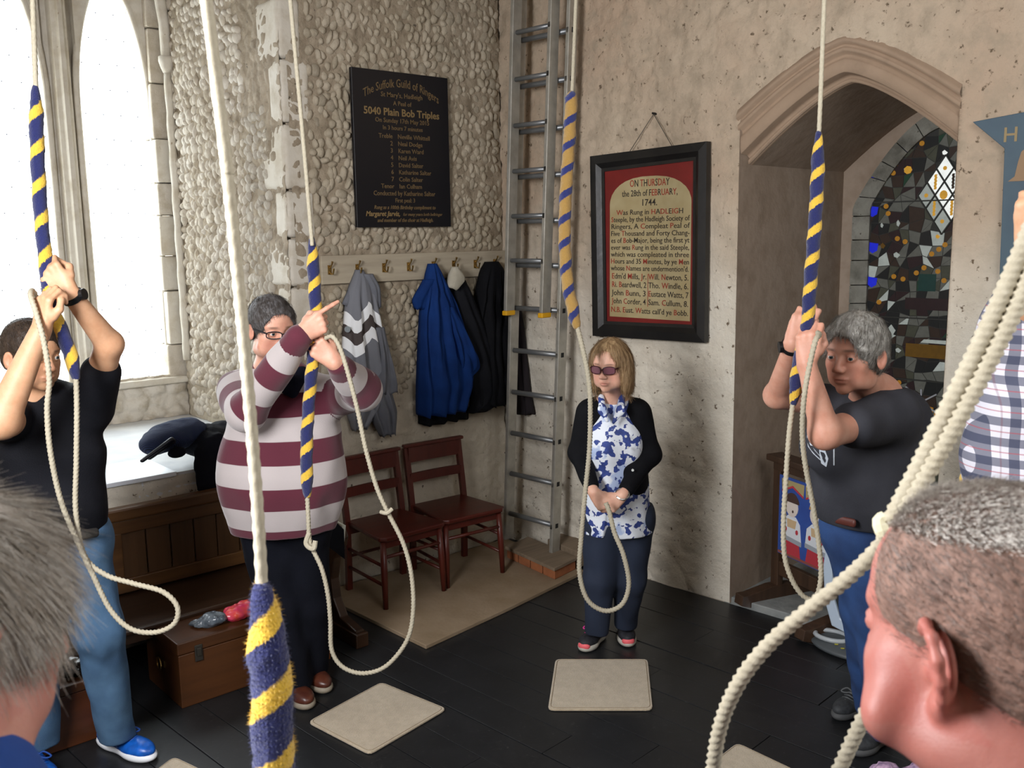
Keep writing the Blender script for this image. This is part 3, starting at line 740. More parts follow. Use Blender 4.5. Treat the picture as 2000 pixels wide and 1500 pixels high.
# framed peal tablet on the right wall
fb = empty('framed_peal_tablet', PB(1.18, .02, 1.44), 'black framed red and cream painted peal tablet of 1744 hanging by a wire', 'sign')
M_FRAME = mat('black_frame_paint', '121214', .38, '1c1b1a', 8, .1, 30); M_RED = mat('red_panel_paint', '7a1a16', .5, '6b1512', 6); M_CREAM = mat('aged_cream_paint', 'b3a57f', .6, 'a08f66', 5)
TB = [(.785, 2.490), (1.578, 2.515), (1.585, 1.452), (.803, 1.440)]   # outer corners TL TR BR BL
fw = .092
def lerp2(a, b, t): return (a[0] + (b[0] - a[0]) * t, a[1] + (b[1] - a[1]) * t)
ic = [(TB[0][0] + fw, TB[0][1] - fw), (TB[1][0] - fw, TB[1][1] - fw), (TB[2][0] - fw, TB[2][1] + fw), (TB[3][0] + fw, TB[3][1] + fw)]
for i in range(4):
    a, b, c, d = TB[i], TB[(i + 1) % 4], ic[(i + 1) % 4], ic[i]
    m1, m2 = lerp2(a, d, .5), lerp2(b, c, .5); e1, e2 = lerp2(a, d, .8), lerp2(b, c, .8)
    v = [PB(a[0], .01, a[1]), PB(b[0], .01, b[1]), PB(a[0], .05, a[1]), PB(b[0], .05, b[1]), PB(*[m1[0], .056, m1[1]]), PB(m2[0], .056, m2[1]), PB(e1[0], .036, e1[1]), PB(e2[0], .036, e2[1]), PB(d[0], .034, d[1]), PB(c[0], .034, c[1]), PB(d[0], .01, d[1]), PB(c[0], .01, c[1])]
    f = [(0, 1, 3, 2), (2, 3, 5, 4), (4, 5, 7, 6), (6, 7, 9, 8), (8, 9, 11, 10), (10, 11, 1, 0), (0, 2, 4, 6, 8, 10), (1, 11, 9, 7, 5, 3)]
    MB().add(v, f).build('frame_rail', M_FRAME, fb)
MB().prism(PB, ic[::-1], .012, .026).build('red_panel', M_RED, fb)
l_, r_, b_, t_ = ic[3][0] + .022, ic[2][0] - .018, ic[3][1] + .03, ic[0][1] - .035
cp = [(l_, b_), (r_, b_), (r_, t_ - .155)] + [((l_ + r_) / 2 + (r_ - l_) / 2 * cos(t) * 1.0 if abs(cos(t)) > 2 else (l_ + r_) / 2 + (r_ - l_) / 2 * (abs(cos(t)) ** .8) * (1 if cos(t) > 0 else -1), t_ - .155 + .15 * sin(t)) for t in np.linspace(.15, pi - .15, 14)] + [(l_, t_ - .155)]
MB().prism(PB, cp, .024, .029).build('cream_panel', M_CREAM, fb)
M_INK = mat('black_ink', '2c241c', .6); M_REDINK = mat('red_ink', '96301f', .6)
cxm = (l_ + r_) / 2; wd = r_ - l_
def lb(t, size, width=None, z=0, x=0, align='CENTER', red='cap', bold=.0002):
    rf = {'cap': lambda i, ch: ch.isupper() and (i * 7 + len(t)) % 3 != 0, 'none': None, 'all': lambda i, ch: True}[red]
    text_mesh('lettering', t, size, PB(cxm + x, .0296, z), DB, UP, NB, [M_INK, M_REDINK], fb, align, width, red=rf, bold=bold)
lb('ON THURSDAY', .055, .27, z=2.303); lb('the 28th of FEBRUARY,', .050, .38, z=2.250); lb('1744.', .052, .10, z=2.196)
Ls = ['Was Rung in HADLEIGH', 'Steeple, by the Hadleigh Society of', 'Ringers, A Compleat Peal of', 'Five Thousand and Forty Chang-', 'es of Bob-Major, being the first yt', 'ever was Rung in the said Steeple,', 'which was compleated in three', 'Hours and 35 Minutes, by ye Men', "whose Names are undermention'd."]
for i, t in enumerate(Ls): lb(t, .041, wd * (.82 if i == 0 else .965), z=2.148 - i * .0395)
for i, (a, b) in enumerate([("Edm'd Mills, Jr.", 'Will. Newton, 5.'), ('Ri. Beardwell, 2', 'Tho. Windle, 6.'), ('John Bunn, 3', 'Eustace Watts, 7'), ('John Corder, 4', 'Sam. Cullum, 8.')]):
    z = 1.784 - i * .048; lb(a, .046, wd * .44, x=-wd * .25, z=z); lb(b, .046, wd * .48, x=wd * .24, z=z)
lb("N.B. Eust. Watts call'd ye Bobb.", .044, wd * .96, z=1.590)
MB().box(PB, cxm - .006, cxm - .003, .0295, .0305, 1.63, 1.815).build('divider_line', M_REDINK, fb)
MB().tube([PB(1.06, .03, 2.50), PB(1.215, .02, 2.69)], .0022, 5).tube([PB(1.215, .02, 2.69), PB(1.345, .03, 2.51)], .0022, 5).build('hanging_wire', mat('wire', '4a443c', .5), fb)
MB().tube([PB(1.215, -.01, 2.692), PB(1.215, .03, 2.694)], .006, 8).build('nail', M_DARK, fb)

# blue-grey shaped board at the right edge
sg = empty('blue_shaped_board', PB(3.5, .02, 1.2), 'blue-grey painted board with pointed top corner, gold letter H and bell', 'sign')
M_BLG = mat('blue_grey_paint', '3c5563', .55, '33495a', 5)
MB().prism(PB, [(2.899, 2.496), (3.034, 2.375), (3.06, 1.3), (3.94, 1.3), (3.966, 2.375), (4.10, 2.496), (3.5, 2.56)], .012, .032).build('board', M_BLG, sg, bevel=.002)
s_, z_ = SB(1974, 262, .033); text_mesh('lettering', 'H', .085, PB(s_, .0326, z_ - .03), DB, UP, NB, [mat('dull_gold_paint', '8a7548', .5)], sg, bold=.001)
s_, z_ = SB(1988, 330, .033)
bell_pf = [(-.075, -.05), (-.05, -.03), (-.04, .03), (-.03, .07), (-.012, .085), (-.012, .11), (.012, .11), (.012, .085), (.03, .07), (.04, .03), (.05, -.03), (.075, -.05)]
MB().prism(PB, [(s_ + .04 + a, z_ + b) for a, b in bell_pf][::-1], .030, .036).build('painted_bell', mat('bell_brown_paint', '8a6a44', .5), sg)

# coat rail
cr_o = empty('coat_rail', PA(.66, .0, 1.78), 'weathered pale grey wooden coat rail with brass hooks under the peal board', 'coat rail')
M_RAIL = wood('weathered_grey_wood', 'b2a792', '988d7b', .7, 'x', .8)
MB().box(PA, -.0, 1.36, .008, .034, 1.785, 1.945).build('board', M_RAIL, cr_o, bevel=.004)
M_BRASS = mat('worn_brass', 'b79a62', .3, metal=1)
for hs in (1.31, 1.129, .947, .771, .588, .431, .258, .097):
    h = MB(); z = 1.862
    h.tube([PA(hs, .034, z + .012), PA(hs, .05, z + .02), PA(hs, .064, z + .035), PA(hs, .07, z + .05)], [.004, .004, .0045, .007], 7)
    h.tube([PA(hs, .034, z - .004), PA(hs, .052, z - .02), PA(hs, .072, z - .018), PA(hs, .08, z + .002), PA(hs, .08, z + .012)], [.004, .0045, .0045, .005, .007], 7)
    h.box(PA, hs - .011, hs + .011, .034, .038, z - .022, z + .03); h.build('hook', M_BRASS, cr_o, smooth=False)

# coats: closed cloth shells built from their outline on the wall and a thickness, with folds
def drape(name, rows, m, parent=None, folds=7, amp=.35, seed=0, n0=.035, nseg=56, step=.012, attr=None, P=PA, slant=0, sub=1, origin=None, hem=.012):
    """rows: (z, s_left, s_right, thickness) from the top down"""
    rows = np.array(rows, float); L = np.concatenate([[0], np.cumsum(np.abs(np.diff(rows[:, 0])) + 1e-4)]); nL = max(8, int(L[-1] / step))
    t = np.linspace(0, L[-1], nL); R = np.stack([np.interp(t, L, rows[:, i]) for i in range(4)], 1)
    for i in range(1, 4):
        kk = np.array([1, 2, 3, 2, 1.]) / 9; R[:, i] = np.convolve(np.pad(R[:, i], 2, 'edge'), kk, 'valid')
    V = []; U = []
    for i in range(nL):
        z, a, b, d = R[i]; f = min(1, (t[i]) / .25)
        for j in range(nseg):
            th = 2 * pi * j / nseg; c = cos(th); s = (a + b) / 2 + (a - b) / 2 * (np.sign(c) * abs(c) ** .9); q = sin(th)
            u = (s - b) / (a - b + 1e-6)
            ph = folds * u * pi * 2 + 1.3 * sin(z * 6 + seed) + seed
            fo = amp * f * (.5 * sin(ph) + .35 * sin(ph * 1.7 + 2 + z * 5)) + .25 * amp * float(mnoise.noise(Vector((u * 5 + seed, z * 9, seed))))
            n = n0 + (d * (max(q, 0) ** .6) * (1 + fo) if q > 0 else 0)
            zz = z + (hem * sin(folds * u * 6 + seed) * (i / nL) ** 3)
            V.append(P(s, max(n, n0), zz)); U.append((u, z, s))
    F = [(i * nseg + j, i * nseg + (j + 1) % nseg, (i + 1) * nseg + (j + 1) % nseg, (i + 1) * nseg + j) for i in range(nL - 1) for j in range(nseg)]
    F += [tuple(range(nseg))[::-1], tuple((nL - 1) * nseg + j for j in range(nseg))]
    U = np.array(U); at = {k: fn(U) for k, fn in attr.items()} if attr else None
    return obj(name, V, F, m, parent, smooth=True, attrs=at, origin=origin)
def cloth(name, col, col2=None, rough=.85, bs=220, bump=.25, sheen=.3):
    return mat(name, col, rough, col2, 8, bump, bs, sheen=0, spec=.15)
def pxrows(rs, off, dz=0):
    out = []
    for (y, x0, x1, d) in rs:
        a = SA(x0, y, off); b = SA(x1, y, off); out.append(((a[1] + b[1]) / 2, a[0], b[0], d))
    return out
# grey jacket with white and brown chevrons
NG = NT('grey_jacket_cloth'); cv = NG.attr('chev')
cval = NG.ramp(cv, [(0, lin('6b6d74')), (.30, lin('e2e4e6')), (.47, lin('3f3634')), (.64, lin('e2e4e6')), (.80, lin('6b6d74'))], 'CONSTANT')
NG.base(cval); NG.set(Roughness=.75); NG.bump(NG.noise(30, 4), .25, .01); M_GREYJ = NG.m
def chev(U):
    u, z, s = U[:, 0], U[:, 1], U[:, 2]; v = np.where(u > .42, np.abs(u - .80) * .30, (.80 - .42) * .30 - (u - .42) * -.02 + .0)
    v = np.where(u > .42, v, .114 + (u - .42) * .30)
    return np.clip(.3 + (1.600 - z + v * 1.0 - .03) / .42, 0, 1) * (z < 1.78)
gj = empty('grey_jacket', PA(1.13, .06, 1.0), 'grey jacket with white and dark brown chevrons hanging left of the blue one', 'jacket', 'coats on the rail')
rows = pxrows([(527, 702, 714, .03), (545, 694, 726, .05), (570, 684, 737, .06), (600, 680, 741, .075), (650, 676, 750, .085), (700, 674, 756, .09), (760, 676, 764, .09), (800, 682, 748, .08), (838, 694, 722, .05)], .08)
drape('body', rows, M_GREYJ, gj, 3, .35, 1, attr={'chev': chev})
M_GREYP = cloth('grey_plain_cloth', '6b6d74', '62646b', .8)
drape('sleeve', pxrows([(640, 735, 756, .05), (700, 738, 766, .07), (740, 735, 776, .08), (768, 742, 784, .06)], .13), M_GREYP, gj, 2, .4, 5, n0=.075)
drape('sleeve', pxrows([(745, 722, 762, .06), (780, 724, 772, .07), (810, 728, 781, .07), (850, 748, 778, .05)], .11), M_GREYP, gj, 3, .5, 8, n0=.065)
drape('collar', pxrows([(548, 690, 722, .03), (590, 672, 700, .03), (596, 671, 684, .02)], .06), M_GREYP, gj, 2, .2, 3, n0=.04)
drape('hood', pxrows([(535, 704, 724, .05), (560, 716, 738, .06), (600, 724, 742, .04)], .05), M_GREYP, gj, 2, .2, 6, n0=.045)
c = ONA(678, 643, .105); MB().tube([c, c + NA * .008], .018, 14).build('badge', mat('badge_grey', '8f979c', .5), gj)
# blue jacket
bj = empty('blue_jacket', PA(.55, .07, 1.0), 'bright royal blue denim-like jacket hanging from the coat rail', 'jacket', 'coats on the rail')
M_BLUEJ = cloth('royal_blue_cloth', '11336e', '0e2b60', .8)
rows = pxrows([(515, 843, 856, .04), (530, 838, 864, .06), (560, 832, 874, .09), (600, 826, 888, .11), (650, 823, 904, .12), (700, 821, 915, .13), (750, 819, 922, .13), (800, 819, 908, .12), (806, 820, 905, .11)], .10)
drape('body', rows, M_BLUEJ, bj, 4, .42, 2, n0=.06)
drape('sleeve', pxrows([(600, 868, 892, .07), (660, 885, 920, .09), (700, 896, 940, .09), (722, 903, 947, .06), (742, 900, 925, .04)], .19), M_BLUEJ, bj, 2, .3, 4, n0=.12)
drape('collar', pxrows([(545, 834, 862, .05), (586, 810, 845, .04), (602, 816, 835, .03)], .12), M_BLUEJ, bj, 2, .2, 7, n0=.08)
# dark coat under the blue one
M_BLK = cloth('black_cloth', '0e0f13', '0b0b0f', .8); M_BLK2 = cloth('charcoal_black_cloth', '15161b', '101116', .75)
uc = drape('dark_undercoat', pxrows([(600, 840, 900, .03), (700, 822, 920, .05), (780, 818, 915, .055), (823, 820, 916, .055)], .03), M_BLK, None, 4, .3, 3, n0=.012)
tag(uc, 'dark coat showing only below the hem of the blue jacket', 'coat', 'coats on the rail')
# black jacket with the cream collar
kj = empty('black_jacket', PA(.35, .06, 1.0), 'black jacket with cream collar lining hanging right of the blue jacket', 'jacket', 'coats on the rail')
drape('body', pxrows([(548, 885, 912, .05), (570, 886, 920, .08), (620, 892, 936, .10), (680, 905, 958, .11), (730, 915, 982, .11), (765, 925, 1000, .10), (790, 925, 985, .09), (802, 915, 950, .08)], .09), M_BLK2, kj, 2, .22, 6, n0=.05)
M_CRM = cloth('cream_lining', 'b8b3a4', 'a8a292', .9)
drape('collar_lining', pxrows([(521, 890, 897, .03), (535, 882, 909, .05), (550, 881, 914, .05), (564, 880, 898, .04)], .16), M_CRM, kj, 1, .15, 2, n0=.12)
# long black coat beside the ladder
lc = drape('long_black_coat', pxrows([(511, 955, 976, .05), (525, 945, 984, .08), (560, 936, 986, .10), (620, 932, 988, .11), (700, 930, 990, .12), (790, 928, 992, .11)], .08), M_BLK, None, 4, .35, 9, n0=.04)
tag(lc, 'long plain black coat hanging from the last hook beside the ladder', 'coat', 'coats on the rail')
def PBn(s, n, z): return PB(s, n, z)
rows = []
for y, x0, x1, d in [(598, 1004, 1013, .02), (640, 1003, 1021, .03), (700, 1001, 1027, .04), (760, 999, 1034, .045), (803, 998, 1042, .045)]:
    a = SB(x0, y, .03); b = SB(x1, y, .03); rows.append((a[1], b[0], a[0], d))
rb = drape('dark_robe', rows, mat('dark_plum_cloth', '1c151a', .9), None, 3, .3, 4, n0=.012, P=PB)
tag(rb, 'narrow dark plum robe hanging on the wall behind the ladder rungs', 'robe')

# ladder: two aluminium sections, the upper hooked in front of the lower
ld_o = empty('extension_ladder', PB(.41, .2, .10), 'tall two-section aluminium extension ladder standing in the corner', 'ladder')
M_ALU = mat('aluminium', 'b4b1a8', .42, 'a09d94', 12, .08, 40, metal=.55); M_ALUR = mat('aluminium_rung', '85888a', .4, metal=.6)
M_YEL = mat('yellow_plastic', 'd8a018', .45)
def LX(s, t): return PB(s, .22 - .022 * t, .095 + t)           # t = height along ladder
def stile(sa, t0, t1, dn, w=.026, dpt=.062, name='stile'):
    m = MB()
    def q(s, n, z): b = LX(s + .033 * z, z); return b + NB * (n + dn)
    m.box(q, sa - w / 2, sa + w / 2, -dpt / 2, -dpt / 2 + .006, t0, t1); m.box(q, sa - w / 2, sa + w / 2, dpt / 2 - .006, dpt / 2, t0, t1); m.box(q, sa + (w / 2 - .005 if sa > .4 else -w / 2), sa + (w / 2 if sa > .4 else -w / 2 + .005), -dpt / 2, dpt / 2, t0, t1)
    return m.build(name, M_ALU, ld_o)
def stile2(sa, t0, t1, dn): 
    m = MB()
    def q(s, n, z): b = LX(s + .033 * z, z); return b + NB * (n + dn)
    m.box(q, sa - .013, sa + .013, -.040, .034, t0, t1); o = m.build('stile', M_ALU, ld_o, bevel=.004)
    return o
stile2(.230, 0, 3.95, 0); stile2(.632, 0, 3.95, 0)
stile2(.262, 1.475, 3.98, .075); stile2(.560, 1.475, 3.98, .075)
tz = .172
M_HOLE = mat('rung_socket', '101010', .8)
for i in range(15):
    z = tz + i * .2655
    if z > 3.9: break
    def q(s, n, zz): b = LX(s + .033 * zz, zz); return b + NB * n
    MB().tube([q(.236, 0, z), q(.626, 0, z)], .016, 10).build('rung', M_ALUR, ld_o, smooth=True)
    MB().box(q, .6445, .6465, -.014, .010, z - .014, z + .014).build('rung_socket', M_HOLE, ld_o, bevel=.0)
    MB().box(q, .632 - .009, .632 + .008, .0315, .034, z - .016, z + .012).build('rung_socket', M_HOLE, ld_o)
    if z > 1.5:
        MB().tube([q(.268, .075, z + .03), q(.556, .075, z + .03)], .014, 10).build('rung', M_ALUR, ld_o, smooth=True)
        MB().box(q, .56 - .009, .56 + .008, .1065, .109, z + .014, z + .042).build('rung_socket', M_HOLE, ld_o)
for sa in (.262, .560):
    MB().box(lambda s, n, z: LX(s + .033 * z, z) + NB * (n + .075), sa - .02, sa + .02, -.04, .04, 1.46, 1.49).build('end_cap', M_YEL, ld_o, bevel=.006)
# step of bricks and a board under the ladder
st = empty('brick_step', FZ(1060, 1105, .022), 'low step of orange bricks and timber under the ladder foot', 'step')
p0, p1, p2 = FZ(1083, 1134, .022), FZ(1130, 1110, .022), FZ(1003, 1097, .022)
ex = unit(p2 - p0); 
def SP(s, n, z): return p0 + ex * s + NBs * n + UP * z
NBs = unit(p1 - p0)
M_BRICK = mat('orange_brick', 'a5663f', .8, '8f5636', 10, .4, 40); M_STEPW = wood('dusty_step_board', '8b7a66', '6f604e', .8, 'x')
for i in range(4): MB().box(SP, .006 + i * .125, .122 + i * .125, .01, .23, 0, .058).build('brick', M_BRICK, st, bevel=.004)
MB().box(SP, -.004, .50, -.004, .24, .058, .078).build('step_board', M_STEPW, st, bevel=.003)
MB().box(SP, -.002, .30, .245, .42, .0, .11).build('timber_block', M_STEPW, st, bevel=.004)
# board on the floor
pl = MB().prism(lambda s, n, z: PA(s, z, n), [(1.46, 1.065), (.86, .985), (.12, .862), (.06, .06), (1.50, .06)][::-1], -.0, .021).build('floor_board_panel', mat('beige_hardboard', '94816a', .75, '857259', 5, .2, 30, detail=5), bevel=.003)
tag(pl, 'beige hardboard panel lying on the floor under the two red chairs', 'board')

# chairs
M_RW = wood('red_brown_chair_wood', '5e2318', '4a1a12', .38, 'z', .8, .05); M_RS = wood('red_brown_seat_wood', '5a2117', '421610', .33, 'x', .8, .05)
def chair(sc, label):
    r = empty('chapel_chair', PA(sc, .33, .021), label, 'chair', 'red-brown chapel chairs')
    b = .021
    def q(x, y, z): return PA(sc - x, .33 + y, b + z)      # x to the right seen from the room, y out from the wall
    for sx in (-1, 1):
        def leg_r(t): # rear leg and back post as one curve
            return q(sx * (.190), -.185 - .055 * max(0, (t - .42)) / .35 - .03 * max(0, .2 - t), t)
        pts = [leg_r(t) for t in np.linspace(0, .755, 12)]
        m = MB()
        for p, p2 in zip(pts[:-1], pts[1:]): m.bar(p, p2 + (p2 - p) * .02, .034, .026, NA)
        m.build('rear_leg', M_RW, r)
        m = MB(); m.tube([q(sx * .200, .205, 0), q(sx * .196, .196, .2), q(sx * .190, .185, .38)], [.0145, .019, .017], 10); m.build('front_leg', M_RW, r, smooth=True)
        for z in (.14, .25): MB().tube([q(sx * .19, -.19, z), q(sx * .196, .19, z - .01)], .0095, 8).build('stretcher', M_RW, r, smooth=True)
    MB().tube([q(-.195, .195, .29), q(.195, .195, .29)], .0105, 8).build('stretcher', M_RW, r, smooth=True)
    MB().tube([q(-.19, -.19, .2), q(.19, -.19, .2)], .0095, 8).build('stretcher', M_RW, r, smooth=True)
    for a, c, dp in ((.665, .765, .0), (.545, .600, .0)):
        m = MB(); n = 8
        for i in range(n):
            x0, x1 = -.185 + .37 * i / n, -.185 + .37 * (i + 1) / n
            y0, y1 = [-.232 + .012 * ((x / .185) ** 2) + (.018 if a < .6 else 0) for x in (x0, x1)]
            m.hexa([q(x0, y0 - .010, a), q(x1, y1 - .010, a), q(x1, y1 + .008, a), q(x0, y0 + .008, a), q(x0, y0 - .010, c), q(x1, y1 - .010, c), q(x1, y1 + .008, c), q(x0, y0 + .008, c)])
        m.build('top_rail' if a > .6 else 'back_slat', M_RW, r)
    MB().box(q, -.215, .215, -.242, -.205, .760, .780).build('top_cap', M_RW, r, bevel=.005)
    sp = [(-.185, -.20), (.185, -.20), (.225, .20), (.19, .225), (-.19, .225), (-.225, .20)]
    MB().prism(lambda s, n, z: q(s, z, n), sp, .385, .410).build('seat', M_RS, r, bevel=.007)
    MB().box(q, -.18, .18, .165, .185, .335, .386).build('seat_rail', M_RW, r); MB().box(q, -.18, .18, -.19, -.17, .335, .386).build('seat_rail', M_RW, r)
    return r
ch1 = chair(1.145, 'red-brown wooden chapel chair nearer the man in stripes')
def copy_tree(o, parent=None):
    c = o.copy(); COL.objects.link(c); c.parent = parent
    for k in [x for x in bpy.data.objects if x.parent == o]: copy_tree(k, c)
    return c
ch2 = copy_tree(ch1); ch2['label'] = 'red-brown wooden chapel chair nearer the ladder'
ch2.location = Vector(PA(.69, .325, .021)); ch2.rotation_euler.z = radians(-4)

# oak pew along the left wall
pw = empty('oak_pew', PA(3.2, .35, 0), 'long dark oak pew with panelled back under the window ledge', 'pew')
M_OAK = wood('pew_oak', '6b4a2a', '4a3019', .35, 'x', .7); M_OAKV = wood('pew_oak_panel', '5c4128', '47301b', .4, 'z', .7); M_OAKD = wood('pew_oak_dark', '3f2a1b', '2c1c12', .35, 'x', .7)
MB().box(PA, 1.72, 4.8, .085, .150, .700, .765).build('top_rail', M_OAK, pw, bevel=.012)
MB().box(PA, 1.72, 4.8, .095, .135, .635, .700).build('upper_frame', M_OAK, pw, bevel=.004)
MB().box(PA, 1.72, 4.8, .095, .135, .335, .405).build('lower_frame', M_OAK, pw, bevel=.004)
s0 = 2.587
for g in range(3):
    a = 2.587 + g * .99
    for i in range(7):
        x1 = a - i * .1225
        if g == 0 or x1 < 4.75: MB().box(PA, x1 - .120, x1 - .002, .100, .116, .40, .637).build('back_panel', M_OAKV, pw, bevel=.005)
    MB().box(PA, a, a + .135, .095, .135, .40, .64).build('frame_stile', M_OAK, pw, bevel=.004)
MB().box(PA, 1.70, 4.8, .10, .575, .296, .326).build('seat', M_OAKD, pw, bevel=.01)
MB().box(PA, 1.74, 4.78, .50, .53, .24, .296).build('seat_apron', M_OAKD, pw)
def pew_end(s, t=.052):
    ol = [(.10, .0), (.80, .0), (.81, .085), (.74, .10), (.66, .115), (.60, .20), (.585, .30), (.62, .42), (.68, .50), (.70, .545), (.675, .585), (.62, .585), (.56, .54), (.44, .50), (.30, .49), (.20, .52), (.17, .62), (.17, .765), (.10, .765)]
    return MB().prism(lambda a, n, b: PA(s + n, a, b), ol, 0, t)
pew_end(1.655).build('pew_end', M_OAKD, pw, bevel=.008); MB().box(PA, 1.645, 1.717, .08, .83, .0, .075).build('end_foot', M_OAKD, pw, bevel=.006)
fo = empty('white_edged_folder', PA(1.70, .30, .326), 'dark folder with white page edges standing on the pew end', 'folder')
a, b, c_, d = AY(657, 1018, 4.5), AY(672, 1026, 4.5), AY(667, 1084, 4.5), AY(652, 1080, 4.5)
MB().bar(a, b, .006, .006).bar(b, c_, .008, .016).build('page_edge', mat('page_white', 'd9dbce', .7), fo)
MB().prism(lambda u, n, v: a + (b - a) * u * 1.0 + UP * v + np.array([.2, -.98, 0]) * n, [(-1.2, -.15), (.9, -.17), (.95, -.02), (-1.2, .02)], .006, .02).build('cover', M_BLK2, fo)

# chest under the pew with the pink packet
M_CHEST = wood('chest_wood', '553218', '3f2411', .4, 'x', .6); 
cb = empty('wooden_chest', PA(2.245, .62, 0), 'low brown wooden chest with metal clasp on the floor under the pew', 'chest')
MB().box(PA, 1.88, 2.61, .43, .82, 0, .245).build('body', M_CHEST, cb, bevel=.004)
MB().box(PA, 1.876, 2.614, .426, .824, .248, .303).build('lid', M_CHEST, cb, bevel=.005)
cs_ = SA(388, 1272, .826); M_MET = mat('dull_steel', '55524c', .4, metal=.8)
MB().box(PA, cs_[0] - .018, cs_[0] + .018, .824, .829, .20, .275).box(PA, cs_[0] - .010, cs_[0] + .010, .829, .836, .225, .262).build('clasp', M_MET, cb, bevel=.002)
MB().tube([PA(2.613, .62 + .035 * cos(t), .15 + .028 * sin(t)) + DA * (.012 + .004 * cos(t)) for t in np.linspace(0, 2 * pi, 17)], .0035, 6).box(PA, 2.61, 2.614, .59, .65, .135, .165).build('ring_handle', M_BRASS, cb)
MB().box(PA, 1.868, 1.880, .43, .83, .0, .29).build('end_panel', wood('orange_end_panel', '8a4f22', '6f3d18', .4, 'z'), cb, bevel=.003)
def crumple(name, pts, m, label, cat, h=.006, amp=.012, parent=None, sc=26, group=None, zmin=0):
    S = SDF()
    for p, r in pts: S.el(p, r, k=.03)
    V, F = S.mesh(h, noise=lambda P: amp * np.abs(vnoise(P, sc)) - amp * .3 + amp * .4 * vnoise(P, sc * 2.3))
    V[:, 2] = np.maximum(V[:, 2], zmin)
    o = obj(name, V, F, m, parent, smooth=False)
    if label: tag(o, label, cat, group)
    return o
def at_c(x, y, n): p = ONA(x, y, n); return p
crumple('pink_packet', [(PA(2.30, .74, .335), (.055, .05, .035)), (PA(2.24, .73, .34), (.05, .045, .035))], mat('pink_foil', 'c8365e', .3, 'd8502f', 18), 'crumpled pink and orange packet on the chest under the pew', 'packet', zmin=.3035)
crumple('clear_plastic_bag', [(PA(2.40, .73, .33), (.055, .05, .03)), (PA(2.46, .70, .32), (.04, .03, .015))], mat('clear_plastic', '6b747c', .2, '3e464f', 25), 'crumpled clear plastic bag beside the pink packet', 'bag', zmin=.3035)
crumple('green_packet', [(PA(2.15, .70, .33), (.05, .05, .028)), (PA(2.07, .69, .322), (.05, .04, .02))], mat('green_foil', '5f8a2c', .35, '7e6a1c', 18), 'small crumpled green packet right of the pink packet', 'packet', zmin=.3035)
# second box with the black bag at the left
c2 = empty('wooden_box', PA(3.28, .6, 0), 'reddish wooden box on the floor behind the man in jeans', 'box')
MB().box(PA, 2.93, 3.62, .42, .82, 0, .225).build('body', wood('box_wood', '5a3018', '44230f', .4, 'x', .6), c2, bevel=.004); MB().box(PA, 2.925, 3.625, .415, .825, .228, .265).build('lid', M_CHEST, c2, bevel=.004)
crumple('black_plastic_bag', [(PA(3.02, .70, .29), (.08, .07, .04)), (PA(3.14, .66, .30), (.08, .07, .045))], mat('black_plastic', '0a0a0c', .15), 'shiny black plastic bag on the wooden box under the pew', 'bag', sc=18, zmin=.2655)

# cap and dark coat on the ledge
M_CORD = NT('navy_corduroy'); wv = M_CORD.n('ShaderNodeTexWave', bands_direction='DIAGONAL'); wv.inputs['Scale'].default_value = 60; M_CORD.l(M_CORD.coord(), wv.inputs[0])
M_CORD.base(M_CORD.mix(wv.outputs[1], lin('121a30'), lin('24355e'))); M_CORD.set(Roughness=.85); M_CORD.bump(wv.outputs[1], .5, .004); M_CORD = M_CORD.m
def L(x, y, off): return ONA(x, y, off)
cap_c = L(330, 872, -.10)
cp_o = empty('peaked_cap', cap_c * np.array([1, 1, 0]) + UP * .868, 'navy corduroy cap with a stiff dark peak resting on the window ledge', 'cap')
SX = SDF(); RX = np.stack([DA, NA, UP], 1)
SX.el(L(335, 852, -.10), (.135, .12, .075), k=.03, R=RX).el(L(300, 868, -.05), (.07, .08, .055), k=.04, R=RX).el(L(368, 838, -.12), (.09, .10, .06), k=.04, R=RX)
V, F = SX.mesh(.006, noise=lambda P: .004 * vnoise(P, 30)); V[:, 2] = np.maximum(V[:, 2], .872); obj('crown', V, F, M_CORD, cp_o, smooth=True)
pk = SDF().rc(L(278, 900, .03), L(335, 858, .06), .012, .014, k=.02, flat=(UP, .8)).rc(L(292, 893, .0), L(338, 862, .03), .014, k=.03)
V, F = pk.mesh(.005); obj('peak', V, F, mat('dark_navy_peak', '0c1222', .4), cp_o, smooth=True)
S = SDF(); S.el(L(395, 860, -.12), (.13, .14, .085), k=.05, R=RX).el(L(440, 850, -.2), (.15, .14, .08), k=.05, R=RX).rc(L(395, 885, .03), L(400, 945, .055), .05, .045, k=.05, flat=(NA, .5)).rc(L(430, 870, .02), L(435, 950, .05), .055, .05, k=.05, flat=(NA, .5)).el(L(345, 885, .02), (.05, .04, .03), k=.03, R=RX)
V, F = S.mesh(.008, noise=lambda P: .008 * vnoise(P, 16) + .004 * vnoise(P, 40)); q_ = ((V - CORNER) @ NA); V[:, 2] = np.where(q_ < .024, np.maximum(V[:, 2], .871), V[:, 2])
tag(obj('bundled_coat', V, F, cloth('near_black_navy_cloth', '0c0e16', '11131d', .8), smooth=True), 'bundled black coat draped over the ledge behind the cap', 'coat')

